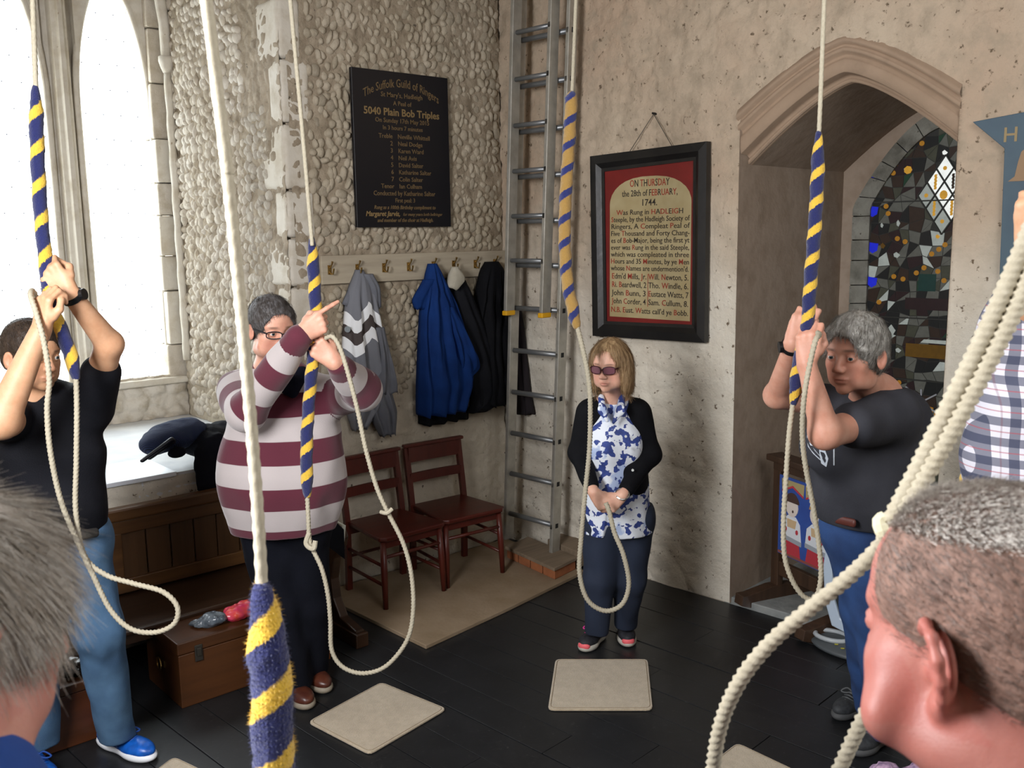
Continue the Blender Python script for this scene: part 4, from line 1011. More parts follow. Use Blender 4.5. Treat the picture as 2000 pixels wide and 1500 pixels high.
# folding banner stand with choirboys banner
E_ = np.array([.39, -.921, 0]); EN = np.array([-.921, -.39, 0])
ep = FZ(1516, 1162, 0.03)
def PE(u, n, z): return np.array([ep[0], ep[1], 0]) + E_ * u + EN * n + UP * z
ea = empty('banner_stand', PE(.3, 0, .0), 'dark wooden stand with sled feet in the arched recess', 'stand')
M_EAS = wood('stand_dark_wood', '4a3526', '33241a', .5, 'z')
MB().box(PE, -.03, .03, -.02, .02, .03, .80).build('post', M_EAS, ea, bevel=.004); MB().box(PE, .47, .53, -.02, .02, .03, .80).build('post', M_EAS, ea, bevel=.004)
for u in (0, .5): MB().prism(lambda a, n, b: PE(u - .035 + n, a, b), [(-.25, 0), (.20, 0), (.26, .02), (.25, .075), (.20, .075), (.05, .10), (-.05, .10), (-.25, .06)], 0, .07).build('foot', M_EAS, ea, bevel=.004)
MB().box(PE, -.06, .56, -.06, .05, .80, .835).build('top_board', M_EAS, ea, bevel=.006); MB().box(PE, -.02, .52, -.03, .03, .755, .80).build('top_rail', M_EAS, ea, bevel=.004); MB().box(PE, .03, .47, -.015, .015, .16, .24).build('lower_rail', M_EAS, ea, bevel=.004)
bn = empty('choirboys_banner', PE(.3, .03, .25), 'blue cloth banner picturing singing choirboys hung on the wooden stand', 'banner')
BB = [(.045, .30), (.455, .30), (.455, .74), (.045, .74)]
MB().prism(lambda u, n, v: PE(u, n, v), BB, .030, .036).build('cloth', mat('banner_blue', '2f4f9c', .8, '2a4690', 10), bn)
bc = dict(skin=mat('felt_skin', 'd9cdc4', .9), brown=mat('felt_brown', '45302a', .9), blond=mat('felt_blond', 'b08a58', .9), white=mat('felt_white', 'd8dce2', .9), red=mat('felt_red', 'b23440', .9), lace=mat('felt_lace', '9aa0a8', .9), gold=mat('felt_gold', 'a39468', .9), tan=mat('felt_tan', 'c9ad86', .9), brick=mat('felt_brick', '8a4a40', .9))
def flat(poly, m, lvl, name): MB().prism(PE, poly, .036, .0375 + .0012 * lvl).build(name, bc[m], bn)
def oval(cx, cz, rx, rz, a0=0, a1=2 * pi, n=16): return [(cx + rx * cos(t), cz + rz * sin(t)) for t in np.linspace(a0, a1, n + (0 if a1 - a0 > 6.2 else 1))[: n if a1 - a0 > 6.2 else n + 1]]
for k_, (cx, hair) in enumerate([(.155, 'brown'), (.345, 'blond')]):
    flat([(cx - .075, .315), (cx + .075, .315), (cx + .06, .40), (cx - .06, .40)], 'red', 0, 'robe')
    flat([(cx - .08, .40), (cx + .08, .39), (cx + .065, .50), (cx + .03, .535), (cx - .03, .535), (cx - .07, .50)], 'white', 1, 'surplice')
    flat([(cx - .08, .395), (cx + .08, .385), (cx + .08, .41), (cx - .08, .42)], 'lace', 2, 'lace_trim')
    flat([(cx - .03, .47), (cx + .03, .47), (cx + .04, .515), (cx - .035, .515)], 'tan', 3, 'song_book')
    flat(oval(cx, .585, .048, .055), 'skin', 2, 'face')
    flat(oval(cx, .60, .055, .062, .15, pi - .15), hair, 3, 'hair')
    flat(oval(cx + .01, .562, .006, .008, n=8), 'brown', 4, 'mouth'); flat(oval(cx - .045, .455, .01, .014, n=8), 'red', 3, 'cuff'); flat(oval(cx + .045, .455, .01, .014, n=8), 'red', 3, 'cuff')
    flat([(cx - .085, .66), (cx, .70), (cx + .085, .66), (cx + .09, .725), (cx - .09, .725)], 'gold', 0, 'gold_corner')
    flat([(cx - .085, .652), (cx, .69), (cx + .085, .652), (cx + .085, .662), (cx, .702), (cx - .085, .662)], 'red', 1, 'red_arch')
flat([(.05, .305), (.45, .305), (.45, .318), (.05, .318)], 'brick', 1, 'lower_border')

# pale-framed appliance on an oval base
bp = FZ(1650, 1262); D1 = unit(np.array([.75, -.66, 0])); D2 = np.array([-D1[1], D1[0], 0]); D2 = -D2 if D2[1] > 0 else D2
def PV(u, n, z): return bp + D1 * u + D2 * n + UP * z
va = empty('pale_framed_appliance', bp, 'tall dark panelled appliance with a pale curved frame on a grey oval base', 'appliance')
pl2 = [(-.09 + .0 * z, z) for z in ()]
outer = [(-.06, .10), (-.10, .22), (-.115, .40), (-.10, .55), (-.06, .64), (.05, .66), (.30, .66), (.34, .60), (.34, .14), (.30, .09), (.06, .07)]
innr = [(-.02, .15), (-.055, .25), (-.068, .40), (-.055, .53), (-.03, .60), (.05, .615), (.28, .615), (.30, .58), (.30, .17), (.28, .13), (.06, .125)]
m = MB(); k = len(outer); v = []
for n in (-.03, .03):
    v += [PV(a, n, b) for a, b in outer] + [PV(a, n, b) for a, b in innr]
f = []
for i in range(k):
    j = (i + 1) % k; f += [(i, j, k + j, k + i), (2 * k + i, 3 * k + i, 3 * k + j, 2 * k + j), (i, 2 * k + i, 2 * k + j, j), (k + i, k + j, 3 * k + j, 3 * k + i)]
m.add(v, f); m.build('frame', mat('pale_blue_plastic', 'b3c2d2', .4), va, bevel=.006)
MB().prism(PV, innr, -.015, .015).build('dark_panel', mat('dark_glass_panel', '2c3032', .25), va)
SB_ = SDF().el(PV(.06, .02, .02), (.22, .15, .035), k=.01, R=np.stack([D1, D2, UP], 1)).half(PV(0, 0, .0), -UP)
V, F = SB_.mesh(.008); obj('base', V, F, mat('grey_plastic', '4c5154', .5), va, smooth=True)
MB().tube([PV(-.05 + .085 * cos(t), .04 + .06 * sin(t), .055) for t in np.linspace(0, 2 * pi, 20)], .012, 8).build('collar_ring', mat('pale_grey_plastic', 'a9afb3', .4), va, smooth=True)
for i in range(3):
    p = FZ(1630 + i * 12, 1258 + i * 8, .05); MB().bar(p, p + np.array([.016, -.004, 0]), .009, .003).build('yellow_mark', mat('yellow_mark', 'b0a83a', .5), va)

# mats
M_MAT = mat('beige_felt', 'b3a48c', .95, 'a79880', 30, .5, 160, sheen=.3)
def rounded(c, r=.03, n=4):
    out = []; k = len(c)
    for i in range(k):
        p, a, b = np.array(c[i]), np.array(c[i - 1]), np.array(c[(i + 1) % k]); u = (a - p) / np.linalg.norm(a - p); v_ = (b - p) / np.linalg.norm(b - p)
        for t in np.linspace(0, 1, n): out.append(tuple((1 - t) ** 2 * (p + u * r) + 2 * t * (1 - t) * p + t * t * (p + v_ * r)))
    return out
def mat_px(px, label):
    c = [FZ(x, y)[:2] for x, y in px]; poly = rounded(c)
    r = empty('standing_mat', (*np.mean(c, 0), 0), label, 'mat', 'beige felt mats on the floor')
    MB().prism(lambda a, n, b: np.array([a, b, n]), poly, .0015, .012).build('pad', M_MAT, r, bevel=.004)
    cc = np.mean(poly, 0); pts = [np.array([*(cc + (np.array(p) - cc) * .955), .0125]) for p in poly]; pts.append(pts[0])
    MB().tube(pts, .0016, 4, False).build('edge_stitching', mat('mat_stitch', '8a7b64', .9), r)
mat_px([(1085, 1291), (1265, 1291), (1275, 1390), (1070, 1390)][::-1], 'beige felt mat in front of the woman in the black cardigan')
mat_px([(745, 1336), (873, 1388), (722, 1477), (601, 1414)][::-1], 'beige felt mat turned cornerwise before the man in stripes')
mat_px([(1440, 1455), (1560, 1512), (1480, 1620), (1330, 1540)][::-1], 'beige felt mat at the bottom edge below the nearest rope loop')
mat_px([(340, 1482), (420, 1520), (330, 1640), (210, 1580)][::-1], 'beige felt mat barely showing by the blue trainer')

# ------------------------------------------------------------ people
def skin_mat(name, c, c2, lip='a0524a', flush=None, sss=.12):
    N = NT(name); f = N.noise(22, 4, .6); base = N.mix(N.ramp(f, [(.3, (0, 0, 0)), (.75, (1, 1, 1))]), lin(c), lin(c2))
    base = N.mix(N.attr('lip'), base, lin(lip)); base = N.mix(N.attr('brow'), base, lin('4a382c'))
    if flush: base = N.mix(N.attr('flush'), base, lin(flush))
    N.base(base); N.set(Roughness=.5, Subsurface_Weight=sss, Subsurface_Scale=.01); N.b.inputs['Subsurface Radius'].default_value = (1, .35, .2)
    N.bump(N.noise(350, 3), .12, .003); return N.m
M_EYE = NT('eyeball')
_gx = M_EYE.n('ShaderNodeTexGradient', gradient_type='SPHERICAL')
_mp = M_EYE.mapped((1, 1, 1)); _v = M_EYE.n('ShaderNodeVectorMath', operation='DISTANCE'); M_EYE.l(M_EYE.coord(), _v.inputs[0]); _v.inputs[1].default_value = (0, .0118, 0)
M_EYE.base(M_EYE.ramp(M_EYE.math('MULTIPLY', _v.outputs['Value'], 60), [(0, lin('0a0a0a')), (.16, lin('0a0a0a')), (.18, lin('4c5a5c')), (.36, lin('3a4648')), (.39, lin('d6cfc8')), (1, lin('d0c6c0'))])); M_EYE.set(Roughness=.15); M_EYE = M_EYE.m

def head_sdf(S, R, t, sc, fat=0., neck=None, ear=True, detail=False):
    S.frame(R, t, sc); f = fat
    S.el((0, -.012, .030), (.074, .094, .084), k=.02)
    S.el((0, .035, .030), (.060, .052, .058), k=.03)
    S.el((0, .034, -.034), (.056 + f, .050, .058), k=.025)
    S.el((0, .028, -.074), (.046 + f, .045, .034), k=.025)
    S.el((0, .064, -.098), (.020, .018, .017), k=.02)
    for q in (-1, 1):
        S.el((q * (.042 + f * .6), .053, -.026), (.021, .020, .020), k=.02)
        S.el((q * (.040 + f), .045, -.062), (.022 + f, .024, .030), k=.02)
        S.el((q * .047, .0, -.080), (.017 + f, .030, .022), k=.03)
        S.rc((q * .010, .082, .019), (q * .044, .070, .021), .009, .008, k=.012)
        S.el((q * .031, .096, -.002), (.018, .016, .013), k=.012, op=-1)
    S.rc((0, .084, .004), (0, .102, -.034), .0070, .0100, k=.012)
    for q in (-1, 1): S.el((q * .011, .095, -.038), (.0085, .011, .008), k=.008)
    for q in (-1, 1): S.el((q * .0065, .100, -.0465), (.0035, .005, .003), k=.002, op=-1)
    S.el((0, .081, -.064), (.023, .012, .0060), k=.008); S.el((0, .079, -.074), (.019, .012, .0065), k=.008)
    S.el((0, .097, -.0690), (.024, .012, .0013), k=.002, op=-1)
    for q in (-1, 1):
        S.el((q * .031, .0775, -.002), (.0150, .0130, .0120), k=.003)
        S.el((q * .031, .090, -.0025), (.0125, .012, .0040), k=.002, op=-1)
    if ear:
        for q in (-1, 1):
            a = radians(34 if detail else 22); es = 1.28 if detail else 1.0; Rz = np.array([[cos(q * a), -sin(q * a), 0], [sin(q * a), cos(q * a), 0], [0, 0, 1]])
            O = np.array([q * .074, -.008, -.012]); T = lambda x, y, z: O + Rz @ np.array([q * x, y * es, z * (1 + (es - 1) * .25)])
            if not detail:
                S.el(T(.008, 0, 0), (.007, .018, .031), k=.006, R=Rz); S.el(T(.015, .004, .002), (.006, .010, .019), k=.004, op=-1, R=Rz)
            else:
                rim = [(.002, .014, .012), (.008, .013, .026), (.013, .002, .034), (.016, -.012, .030), (.016, -.019, .016), (.014, -.019, 0), (.011, -.014, -.014), (.007, -.004, -.026)]
                S.el(T(.003, -.003, .004), (.006, .019, .028), k=.006, R=Rz)
                for p0, p1 in zip(rim[:-1], rim[1:]): S.rc(T(*p0), T(*p1), .0042, .0042, k=.005)
                ah = [(.010, .004, .024), (.010, -.007, .014), (.009, -.009, 0), (.007, -.003, -.012)]
                for p0, p1 in zip(ah[:-1], ah[1:]): S.rc(T(*p0), T(*p1), .0035, k=.004)
                S.el(T(.005, .002, -.027), (.0065, .008, .0095), k=.006, R=Rz); S.el(T(.005, .013, -.006), (.004, .0045, .007), k=.004, R=Rz)
                S.el(T(.010, .004, -.002), (.006, .006, .010), k=.003, op=-1, R=Rz)
    S.frame()
    if neck is not None:
        a = R @ np.array([0, -.022, -.055]) * sc + t; S.rc(a, neck, (.050 + f * .8) * sc, .060 * sc, k=.03)
    return S
def head_attrs(V, R, t, sc):
    L = (V - t) @ R / sc
    lip = np.exp(-((L[:, 0] / .022) ** 4 + ((L[:, 2] + .069) / .0095) ** 4)) * (L[:, 1] > .075)
    brow = np.exp(-(((np.abs(L[:, 0]) - .030) / .017) ** 4 + ((L[:, 2] - .021 + .10 * (np.abs(L[:, 0]) - .03) ** 2 * 20) / .0042) ** 4)) * (L[:, 1] > .06)
    flush = np.exp(-(((np.abs(L[:, 0]) - .042) / .022) ** 2 + ((L[:, 2] + .045) / .03) ** 2)) * (L[:, 1] > .01) + np.exp(-((L[:, 0] / .014) ** 2 + ((L[:, 2] + .03) / .02) ** 2)) * (L[:, 1] > .085) + (np.abs(L[:, 0]) > .072) * (np.abs(L[:, 2] + .012) < .05) * .8
    nr = np.linalg.norm(L, axis=1) < .15
    return dict(lip=lip * .5 * nr, brow=brow * .7 * nr, flush=np.clip(flush, 0, 1) * .38 * nr)
def eyes(parent, R, t, sc, look=(0, 1, 0)):
    for q in (-1, 1):
        c = R @ np.array([q * .031, .0765, -.002]) * sc + t
        o = bpy.data.objects.new('eye', EYEM); COL.objects.link(o); o.parent = parent
        Mx = Matrix.Identity(4); RR = R @ basis(look)
        for i in range(3):
            for j in range(3): Mx[i][j] = RR[i][j] * sc
            Mx[i][3] = c[i] - parent.location[i]
        o.matrix_local = Mx
_bm = bmesh.new(); bmesh.ops.create_uvsphere(_bm, u_segments=20, v_segments=14, radius=.0122); EYEM = bpy.data.meshes.new('eye'); _bm.to_mesh(EYEM); _bm.free(); EYEM.materials.append(M_EYE); shade(EYEM, True)

def hand_sdf(S, w, Y, Z, side=None, curls=None, sc=1.0, thumb='grip', spread=0.0, X=None, k=.004):
    """w wrist, Y towards the fingers, Z out of the back of the hand, X towards the thumb"""
    Y = unit(Y); X = unit(np.asarray(X) - Y * (np.asarray(X) @ Y)); Zc = np.cross(X, Y); Zc = Zc if Zc @ np.asarray(Z) > 0 else -Zc
    R = np.stack([X, Y, Zc], 1); S.frame(R, np.asarray(w), sc)
    kn = [(.031, .086), (.0105, .090), (-.0100, .086), (-.029, .078)]
    S.rc((0, -.01, 0), (.0, .02, 0), .027, .026, k=.012, flat=((0, 0, 1), .72))
    for i, (x, y) in enumerate(kn): S.rc((x * .55, .018, 0), (x, y, -.001), .0160, .0118, k=.010, flat=((0, 0, 1), .9))
    S.rc((.014, .02, -.006), (.034, .046, -.014), .016, .014, k=.014)
    S.rc((-.016, .02, -.008), (-.026, .055, -.008), .014, .012, k=.012)
    ln = [(.043, .026, .021), (.047, .030, .022), (.043, .028, .021), (.034, .021, .019)]; rr = [.0092, .0094, .0089, .0080]
    cu = curls or [(62, 92, 55)] * 4
    for i, (x, y) in enumerate(kn):
        p = np.array([x, y, -.001]); a = 0; sp = spread * (1.5 - i) * .5
        for j in range(3):
            a += radians(cu[i][j]); d = np.array([sp * cos(a), cos(a), -sin(a)]); q = p + d * ln[i][j]
            S.rc(p, q, rr[i] * (1 - .07 * j), rr[i] * (.95 - .08 * j), k=k if j else .008); p = q
    if thumb == 'grip': ch = [(.036, .040, -.014), (.047, .064, -.030), (.034, .084, -.044), (.014, .092, -.050)]
    elif thumb == 'over': ch = [(.036, .038, -.014), (.046, .062, -.026), (.036, .088, -.036), (.020, .104, -.040)]
    else: ch = [(.036, .036, -.012), (.056, .056, -.022), (.060, .082, -.026), (.056, .104, -.026)]
    for j in range(3): S.rc(ch[j], ch[j + 1], (.0130, .0112, .0100)[j], (.0112, .0102, .0085)[j], k=.007)
    S.frame(); return S
def chain(S, pts, rad, k=.02, flat=None):
    for i in range(len(pts) - 1): S.rc(pts[i], pts[i + 1], rad[i], rad[i + 1], k=k, flat=flat)
    return S
def person(name_label, base):
    return empty('person', base, name_label, 'person', None)
def folds(a=.004, s1=(7, 7, 4), s2=18, seed=0):
    def f(P): return a * vnoise(P * np.array(s1) + seed, 1.6) + a * .5 * vnoise(P * np.array([1, 1, .7]) + seed, s2)
    return f
def add(name, S, m, parent, h=.007, noise=None, attrs=None, pad=.02, lo=None):
    V, F = S.mesh(h, noise=noise, pad=pad, lo=lo)
    return obj(name, V, F, m, parent, smooth=True, attrs=attrs(V) if attrs else None)
def hair_mat(name, c1, c2, rough=.5):
    if name in MATS: return MATS[name]
    N = NT(name); f = N.noise(45, 4, .7); N.base(N.mix(N.ramp(f, [(.3, (0, 0, 0)), (.7, (1, 1, 1))]), N.mix(N.attr('tone'), lin(c1), lin(c2)), lin(c2))); N.set(Roughness=rough); N.b.inputs['Specular IOR Level'].default_value = .35
    N.bump(N.noise(180, 3), .4, .004); MATS[name] = N.m; return N.m
def strands(name, o, parent, n, ln, w, dirf, m, lift=.3, jit=.25, seed=0, sel=None, segs=3, droop=0.0):
    """tapered three-sided hairs growing from the surface of o"""
    R = np.random.default_rng(seed); me = o.data; nv = len(me.vertices); co = np.zeros(nv * 3, np.float32); me.vertices.foreach_get('co', co); co = co.reshape(-1, 3).astype(float) + np.array(wloc(o))
    no = np.array([v.normal[:] for v in me.vertices]); idx = np.arange(nv)
    if sel is not None: idx = idx[sel(co, no)]
    if len(idx) == 0: return None
    i = R.choice(idx, n); P = co[i] + R.normal(0, .0025, (n, 3)) * 1.0 - no[i] * .002; Nn = no[i]
    D = dirf(P, Nn); D = D - Nn * (D * Nn).sum(1)[:, None]; D /= np.linalg.norm(D, axis=1)[:, None] + 1e-9
    D = D + Nn * lift + R.normal(0, jit, (n, 3)); D /= np.linalg.norm(D, axis=1)[:, None]
    Sx = np.cross(D, Nn); Sx /= np.linalg.norm(Sx, axis=1)[:, None] + 1e-9
    Lh = ln * R.uniform(.6, 1.2, n); V = []; tn = R.random(n); rings = segs
    for k in range(rings):
        t = k / (rings - 1); c = P + D * (Lh * t)[:, None] - Nn * (Lh * droop * t * t)[:, None] - np.array([0, 0, 1.]) * (Lh * droop * .4 * t * t)[:, None]; ww = w * (1 - .75 * t)
        V.append(c - Sx * ww); V.append(c + Nn * ww * .8); V.append(c + Sx * ww)
    V = np.stack(V, 1).reshape(-1, 3); b = np.arange(n)[:, None] * rings * 3; F = []
    for k in range(rings - 1):
        for a, c in ((0, 1), (1, 2)):
            F.append(np.stack([b[:, 0] + 3 * k + a, b[:, 0] + 3 * k + c, b[:, 0] + 3 * k + 3 + c, b[:, 0] + 3 * k + 3 + a], 1))
    return obj(name, V, np.vstack(F).tolist(), m, parent, smooth=True, attrs=dict(tone=np.repeat(tn, rings * 3)))
def hair_shell(R, t, sc, th=.008, face=(.062, .10, -.045, .098, .088, .115), down=-.06, extra=None, cut_neck=True, earcut=True):
    S = SDF(); S.frame(R, t, sc)
    S.el((0, -.012, .031), (.074 + th, .094 + th, .084 + th), k=.02); S.el((0, .030, .034), (.061 + th, .052 + th * .8, .058 + th), k=.025)
    S.el((0, -.050, -.020), (.058 + th, .052 + th, .060), k=.03)
    if extra: extra(S)
    S.el((0, face[1], face[2]), (face[3] * .72, face[4], face[5]), k=.008, op=-1)
    if earcut:
        for q in (-1, 1): S.el((q * .088, .012, -.040), (.026, .034, .044), k=.006, op=-1)
    S.half((0, -.04, down), (0, .25, -1), k=.01)
    S.frame(); return S
def shoe(parent, toe, heel, m_up, m_sole, name='shoe', w=.045, h=.075, laces=None, toecap=None, ankle=None):
    toe = np.array([toe[0], toe[1], 0.]); heel = np.array([heel[0], heel[1], 0.]); f = unit(toe - heel); l = np.linalg.norm(toe - heel); s = np.cross(f, UP); R = np.stack([s, f, UP], 1)
    r = SDF(); r.frame(R, heel, 1.0)
    r.el((0, l * .70, .040), (w, l * .30, .036), k=.02); r.el((0, l * .28, .045), (w * .82, l * .28, .045), k=.03); r.rc((0, l * .25, .055), (0, l * .20, h + .02), .036, .033, k=.02)
    r.half((0, 0, .022), -UP, k=.002); r.half((0, 0, h + .018), (0, -.3, 1), k=.004)
    r.frame()
    V, F = r.mesh(.005, noise=lambda P: .0015 * vnoise(P, 50)); o = obj(name, V, F, m_up, parent, smooth=True)
    q = SDF(); q.frame(R, heel, 1.0); q.el((0, l * .72, .018), (w + .004, l * .30, .03), k=.02); q.el((0, l * .28, .018), (w * .86, l * .30, .03), k=.03); q.half((0, 0, 0.001), -UP, k=.001); q.half((0, 0, .026), (0, -.05, 1), k=.002); q.frame()
    V, F = q.mesh(.005); obj('sole', V, F, m_sole, o, smooth=True)
    def W_(x, y, z): return heel + s * x + f * y + UP * z
    if laces is not None:
        b = MB()
        for i in range(4):
            y = l * (.56 + i * .055); z = .088 - i * .005
            b.tube([W_(-.026, y, z - .010), W_(0, y + .008, z), W_(.026, y, z - .010)], .0036, 6)
        for sg in (-1, 1): b.tube(catmull([W_(0, l * .56, .092), W_(sg * .02, l * .58, .104), W_(sg * .040, l * .63, .088), W_(sg * .022, l * .63, .086), W_(0, l * .57, .090)], .006), .0036, 6)
        lo = b.build('laces', laces, o, smooth=True); lo['kind'] = 'stuff'
    if toecap is not None:
        c = SDF(); c.frame(R, heel, 1.0); c.el((0, l * .93, .030), (w * .72, l * .085, .022), k=.01); c.frame(); V, F = c.mesh(.004); obj('toe_cap', V, F, toecap, o, smooth=True)
    return o
def watch(parent, c, axis, rad, m, out):
    axis = unit(axis); out = unit(np.asarray(out) - axis * (np.asarray(out) @ axis)); s = np.cross(axis, out)
    b = MB(); pts = [c + (out * cos(t) + s * sin(t)) * rad for t in np.linspace(0, 2 * pi, 25)]
    V = []; F = []; n = 25
    for t in np.linspace(0, 2 * pi, n): 
        d = out * cos(t) + s * sin(t)
        for a, rr_ in ((-.010, rad), (.010, rad), (.009, rad + .004), (-.009, rad + .004)): V.append(c + d * rr_ + axis * a)
    F = [(i * 4 + j, i * 4 + (j + 1) % 4, (i + 1) * 4 + (j + 1) % 4, (i + 1) * 4 + j) for i in range(n - 1) for j in range(4)]
    w = obj('watch', V, F, m, parent, smooth=False)
    MB().tube([c + out * (rad - .001), c + out * (rad + .012)], .019, 16).build('watch_case', m, w); return w

# ---- ropes
M_ROPE = NT('hemp_rope'); M_ROPE.base(M_ROPE.mix(M_ROPE.noise(120, 4), lin('c0b9a5'), lin('9b917b'))); M_ROPE.set(Roughness=.85); M_ROPE.bump(M_ROPE.noise(400, 3), .3, .004); M_ROPE = M_ROPE.m
def sally_mat(name, blue, yel, fr=.36, y0=.0, sc=1.0):
    N = NT(name); v = N.attr('spiral'); n = N.noise(38, 3, .7); n2 = N.noise(160, 2, .6)
    u = N.math('ADD', v, N.math('MULTIPLY', N.math('SUBTRACT', n, .5), .10)); u = N.math('ADD', u, N.math('MULTIPLY', N.math('SUBTRACT', n2, .5), .12))
    fr_ = N.math('FRACT', u); st = N.ramp(fr_, [(0, (0, 0, 0)), (1 - fr - .02, (0, 0, 0)), (1 - fr + .03, (1, 1, 1)), (.97, (1, 1, 1)), (1, (0, 0, 0))])
    N.base(N.mix(st, N.mix(n2, lin(blue), tuple(x * .6 for x in lin(blue)[:3]) + (1,)), N.mix(n2, lin(yel), tuple(x * .75 for x in lin(yel)[:3]) + (1,))))
    N.set(Roughness=.95); N.b.inputs['Sheen Weight'].default_value = .3; N.bump(N.noise(260, 3, .7), .8, .006); return N.m
M_SALLY = sally_mat('sally_blue_yellow', '151f60', 'eec23c'); M_SALLYY = sally_mat('sally_mostly_yellow', '26327a', 'b8914a', .70)
def rope_part(name, pts, R, parent, pitch=.014, m=None, n=9, step=None, amp=.16):
    if name == 'rope': pitch = .022; amp = .08
    step = step or pitch / 5
    P = catmull(pts, step); L = np.concatenate([[0], np.cumsum(np.linalg.norm(np.diff(P, axis=0), axis=1))])
    P2, X, Y = frames(P); th = np.arange(n) * 2 * pi / n; ph = L[:, None] * 2 * pi / (pitch * 3) 
    rr = R * (1 + amp * np.cos(3 * (th[None, :] - ph)))
    V = (P2[:, None, :] + rr[..., None] * (np.cos(th)[None, :, None] * X[:, None, :] + np.sin(th)[None, :, None] * Y[:, None, :])).reshape(-1, 3); mm = len(P2)
    F = [(i * n + j, i * n + (j + 1) % n, (i + 1) * n + (j + 1) % n, (i + 1) * n + j) for i in range(mm - 1) for j in range(n)] + [tuple(range(n))[::-1], tuple((mm - 1) * n + j for j in range(n))]
    return obj(name, V, F, m or M_ROPE, parent, smooth=True)
def sally_part(pts, R, parent, m, pitch=.105, off=0., taper=(.10, .07), fuzz=0, tw=1, name='sally'):
    P = catmull(pts, .006); L = np.concatenate([[0], np.cumsum(np.linalg.norm(np.diff(P, axis=0), axis=1))]); T = L[-1]; n = 33
    P2, X, Y = frames(P); th = np.arange(n) * 2 * pi / (n - 1)
    rad = R * (.30 + .70 * np.clip(L / taper[0], 0, 1) ** .6) * (.42 + .58 * np.clip((T - L) / taper[1], 0, 1) ** .6)
    sp = tw * L[:, None] / pitch - th[None, :] / (2 * pi) + off
    bulge = 1 + .05 * np.cos(2 * pi * sp)
    W3 = (P2[:, None, :] + np.zeros((1, n, 1))); dirs = np.cos(th)[None, :, None] * X[:, None, :] + np.sin(th)[None, :, None] * Y[:, None, :]
    nz = vnoise((W3 + dirs * .02).reshape(-1, 3), 90).reshape(len(P2), n); nz[:, -1] = nz[:, 0]
    rr = rad[:, None] * (bulge + .07 * nz); V = (W3 + rr[..., None] * dirs).reshape(-1, 3); mm = len(P2)
    F = [(i * n + j, i * n + j + 1, (i + 1) * n + j + 1, (i + 1) * n + j) for i in range(mm - 1) for j in range(n - 1)] + [tuple(range(n - 1))[::-1], tuple((mm - 1) * n + j for j in range(n - 1))]
    o = obj(name, V, F, m, parent, smooth=True, attrs=dict(spiral=sp.ravel()))
    if fuzz:
        R_ = np.random.default_rng(3); k = R_.integers(0, mm * n, fuzz); b = V[k]; d = dirs.reshape(-1, 3)[k]; tan = np.repeat(np.gradient(P2, axis=0), n, axis=0)[k]; tan /= np.linalg.norm(tan, axis=1)[:, None]
        d2 = d * .8 + tan * R_.uniform(-.2, .9, (fuzz, 1)) + R_.normal(0, .35, (fuzz, 3)); d2 /= np.linalg.norm(d2, axis=1)[:, None]; s = np.cross(d2, tan); s /= np.linalg.norm(s, axis=1)[:, None] + 1e-9
        ln = R_.uniform(.003, .0075, (fuzz, 1)); w = .00045; V2 = np.stack([b - s * w, b + s * w, b + tan * w * 1.5, b + d2 * ln], 1).reshape(-1, 3); q = np.arange(fuzz)[:, None] * 4
        F2 = np.vstack([q + np.array([[0, 1, 3]]), q + np.array([[1, 2, 3]]), q + np.array([[2, 0, 3]])])
        f = obj('wool_fuzz', V2, F2.tolist(), m, o, attrs=dict(spiral=np.repeat(sp.ravel()[k], 4))); f['kind'] = 'stuff'
    return o
def PX(l): return [AY(*p) for p in l]
def rope_thing(label, top, grp='bell ropes with striped sallies'):
    return empty('bell_rope', AY(*top), label, 'rope', grp)

# skins
SK_W = skin_mat('fair_skin', 'e0b39c', 'cf9c85', flush='cf8474'); SK_S = skin_mat('ruddy_fair_skin', 'dba890', 'c98f78', flush='c47462')
SK_L = skin_mat('tanned_skin', 'd3a583', 'c2906c', flush='b5705a'); SK_R = skin_mat('warm_fair_skin', 'd3a08a', 'c38871', flush='b86a58')
SK_N = skin_mat('reddened_skin', 'b3766a', 'a3645a', flush='a8564d'); SK_N2 = skin_mat('pale_reddened_skin', 'bb8b7c', 'ad7668', flush='a8655c')
M_JEAN = NT('dark_denim'); M_JEAN.base(M_JEAN.mix(M_JEAN.noise(6, 5, .6), lin('151d2e'), lin('202c42'))); M_JEAN.set(Roughness=.85); M_JEAN.bump(M_JEAN.noise(300, 2), .2, .003); M_JEAN = M_JEAN.m
M_JEANB = mat('blue_denim', '1c3560', .85, '27477a', 7, .2, 250); M_JEANL = mat('faded_denim', '4c6d8c', .85, '365473', 7, .2, 250)
M_BLKT = cloth('black_tee_cloth', '101116', '15161c', .75); M_CHAR = cloth('charcoal_tee_cloth', '3e3f45', '37383e', .85)
Xw = np.array([1., 0, 0]); Yw = np.array([0, 1., 0])

# ============ woman in the black cardigan
P_ = person('woman with blonde bob and glasses in black cardigan over blue floral blouse', FZ(1195, 1262))
t = AY(1192, 713, 4.30); R = basis((-.46, -.88, -.08)); sc = 1.0
nk = AY(1197, 782, 4.40)
S = head_sdf(SDF(), R, t, sc, neck=nk)
S.rc(nk, AY(1200, 850, 4.42), .07, .10, k=.04, flat=(Yw, .7)); S.rc(AY(1165, 805, 4.42), AY(1235, 805, 4.42), .05, k=.04); S.rc(AY(1200, 850, 4.42), AY(1205, 1000, 4.45), .10, .11, k=.04, flat=(Yw, .7))
wl_, wr_ = AY(1160, 962, 4.20), AY(1215, 968, 4.20)
armL = [AY(1150, 806, 4.42), AY(1132, 885, 4.40), wl_]; armR = [AY(1247, 806, 4.42), AY(1268, 888, 4.40), wr_]
chain(S, armL, [.045, .038, .024], k=.02); chain(S, armR, [.045, .038, .024], k=.02)
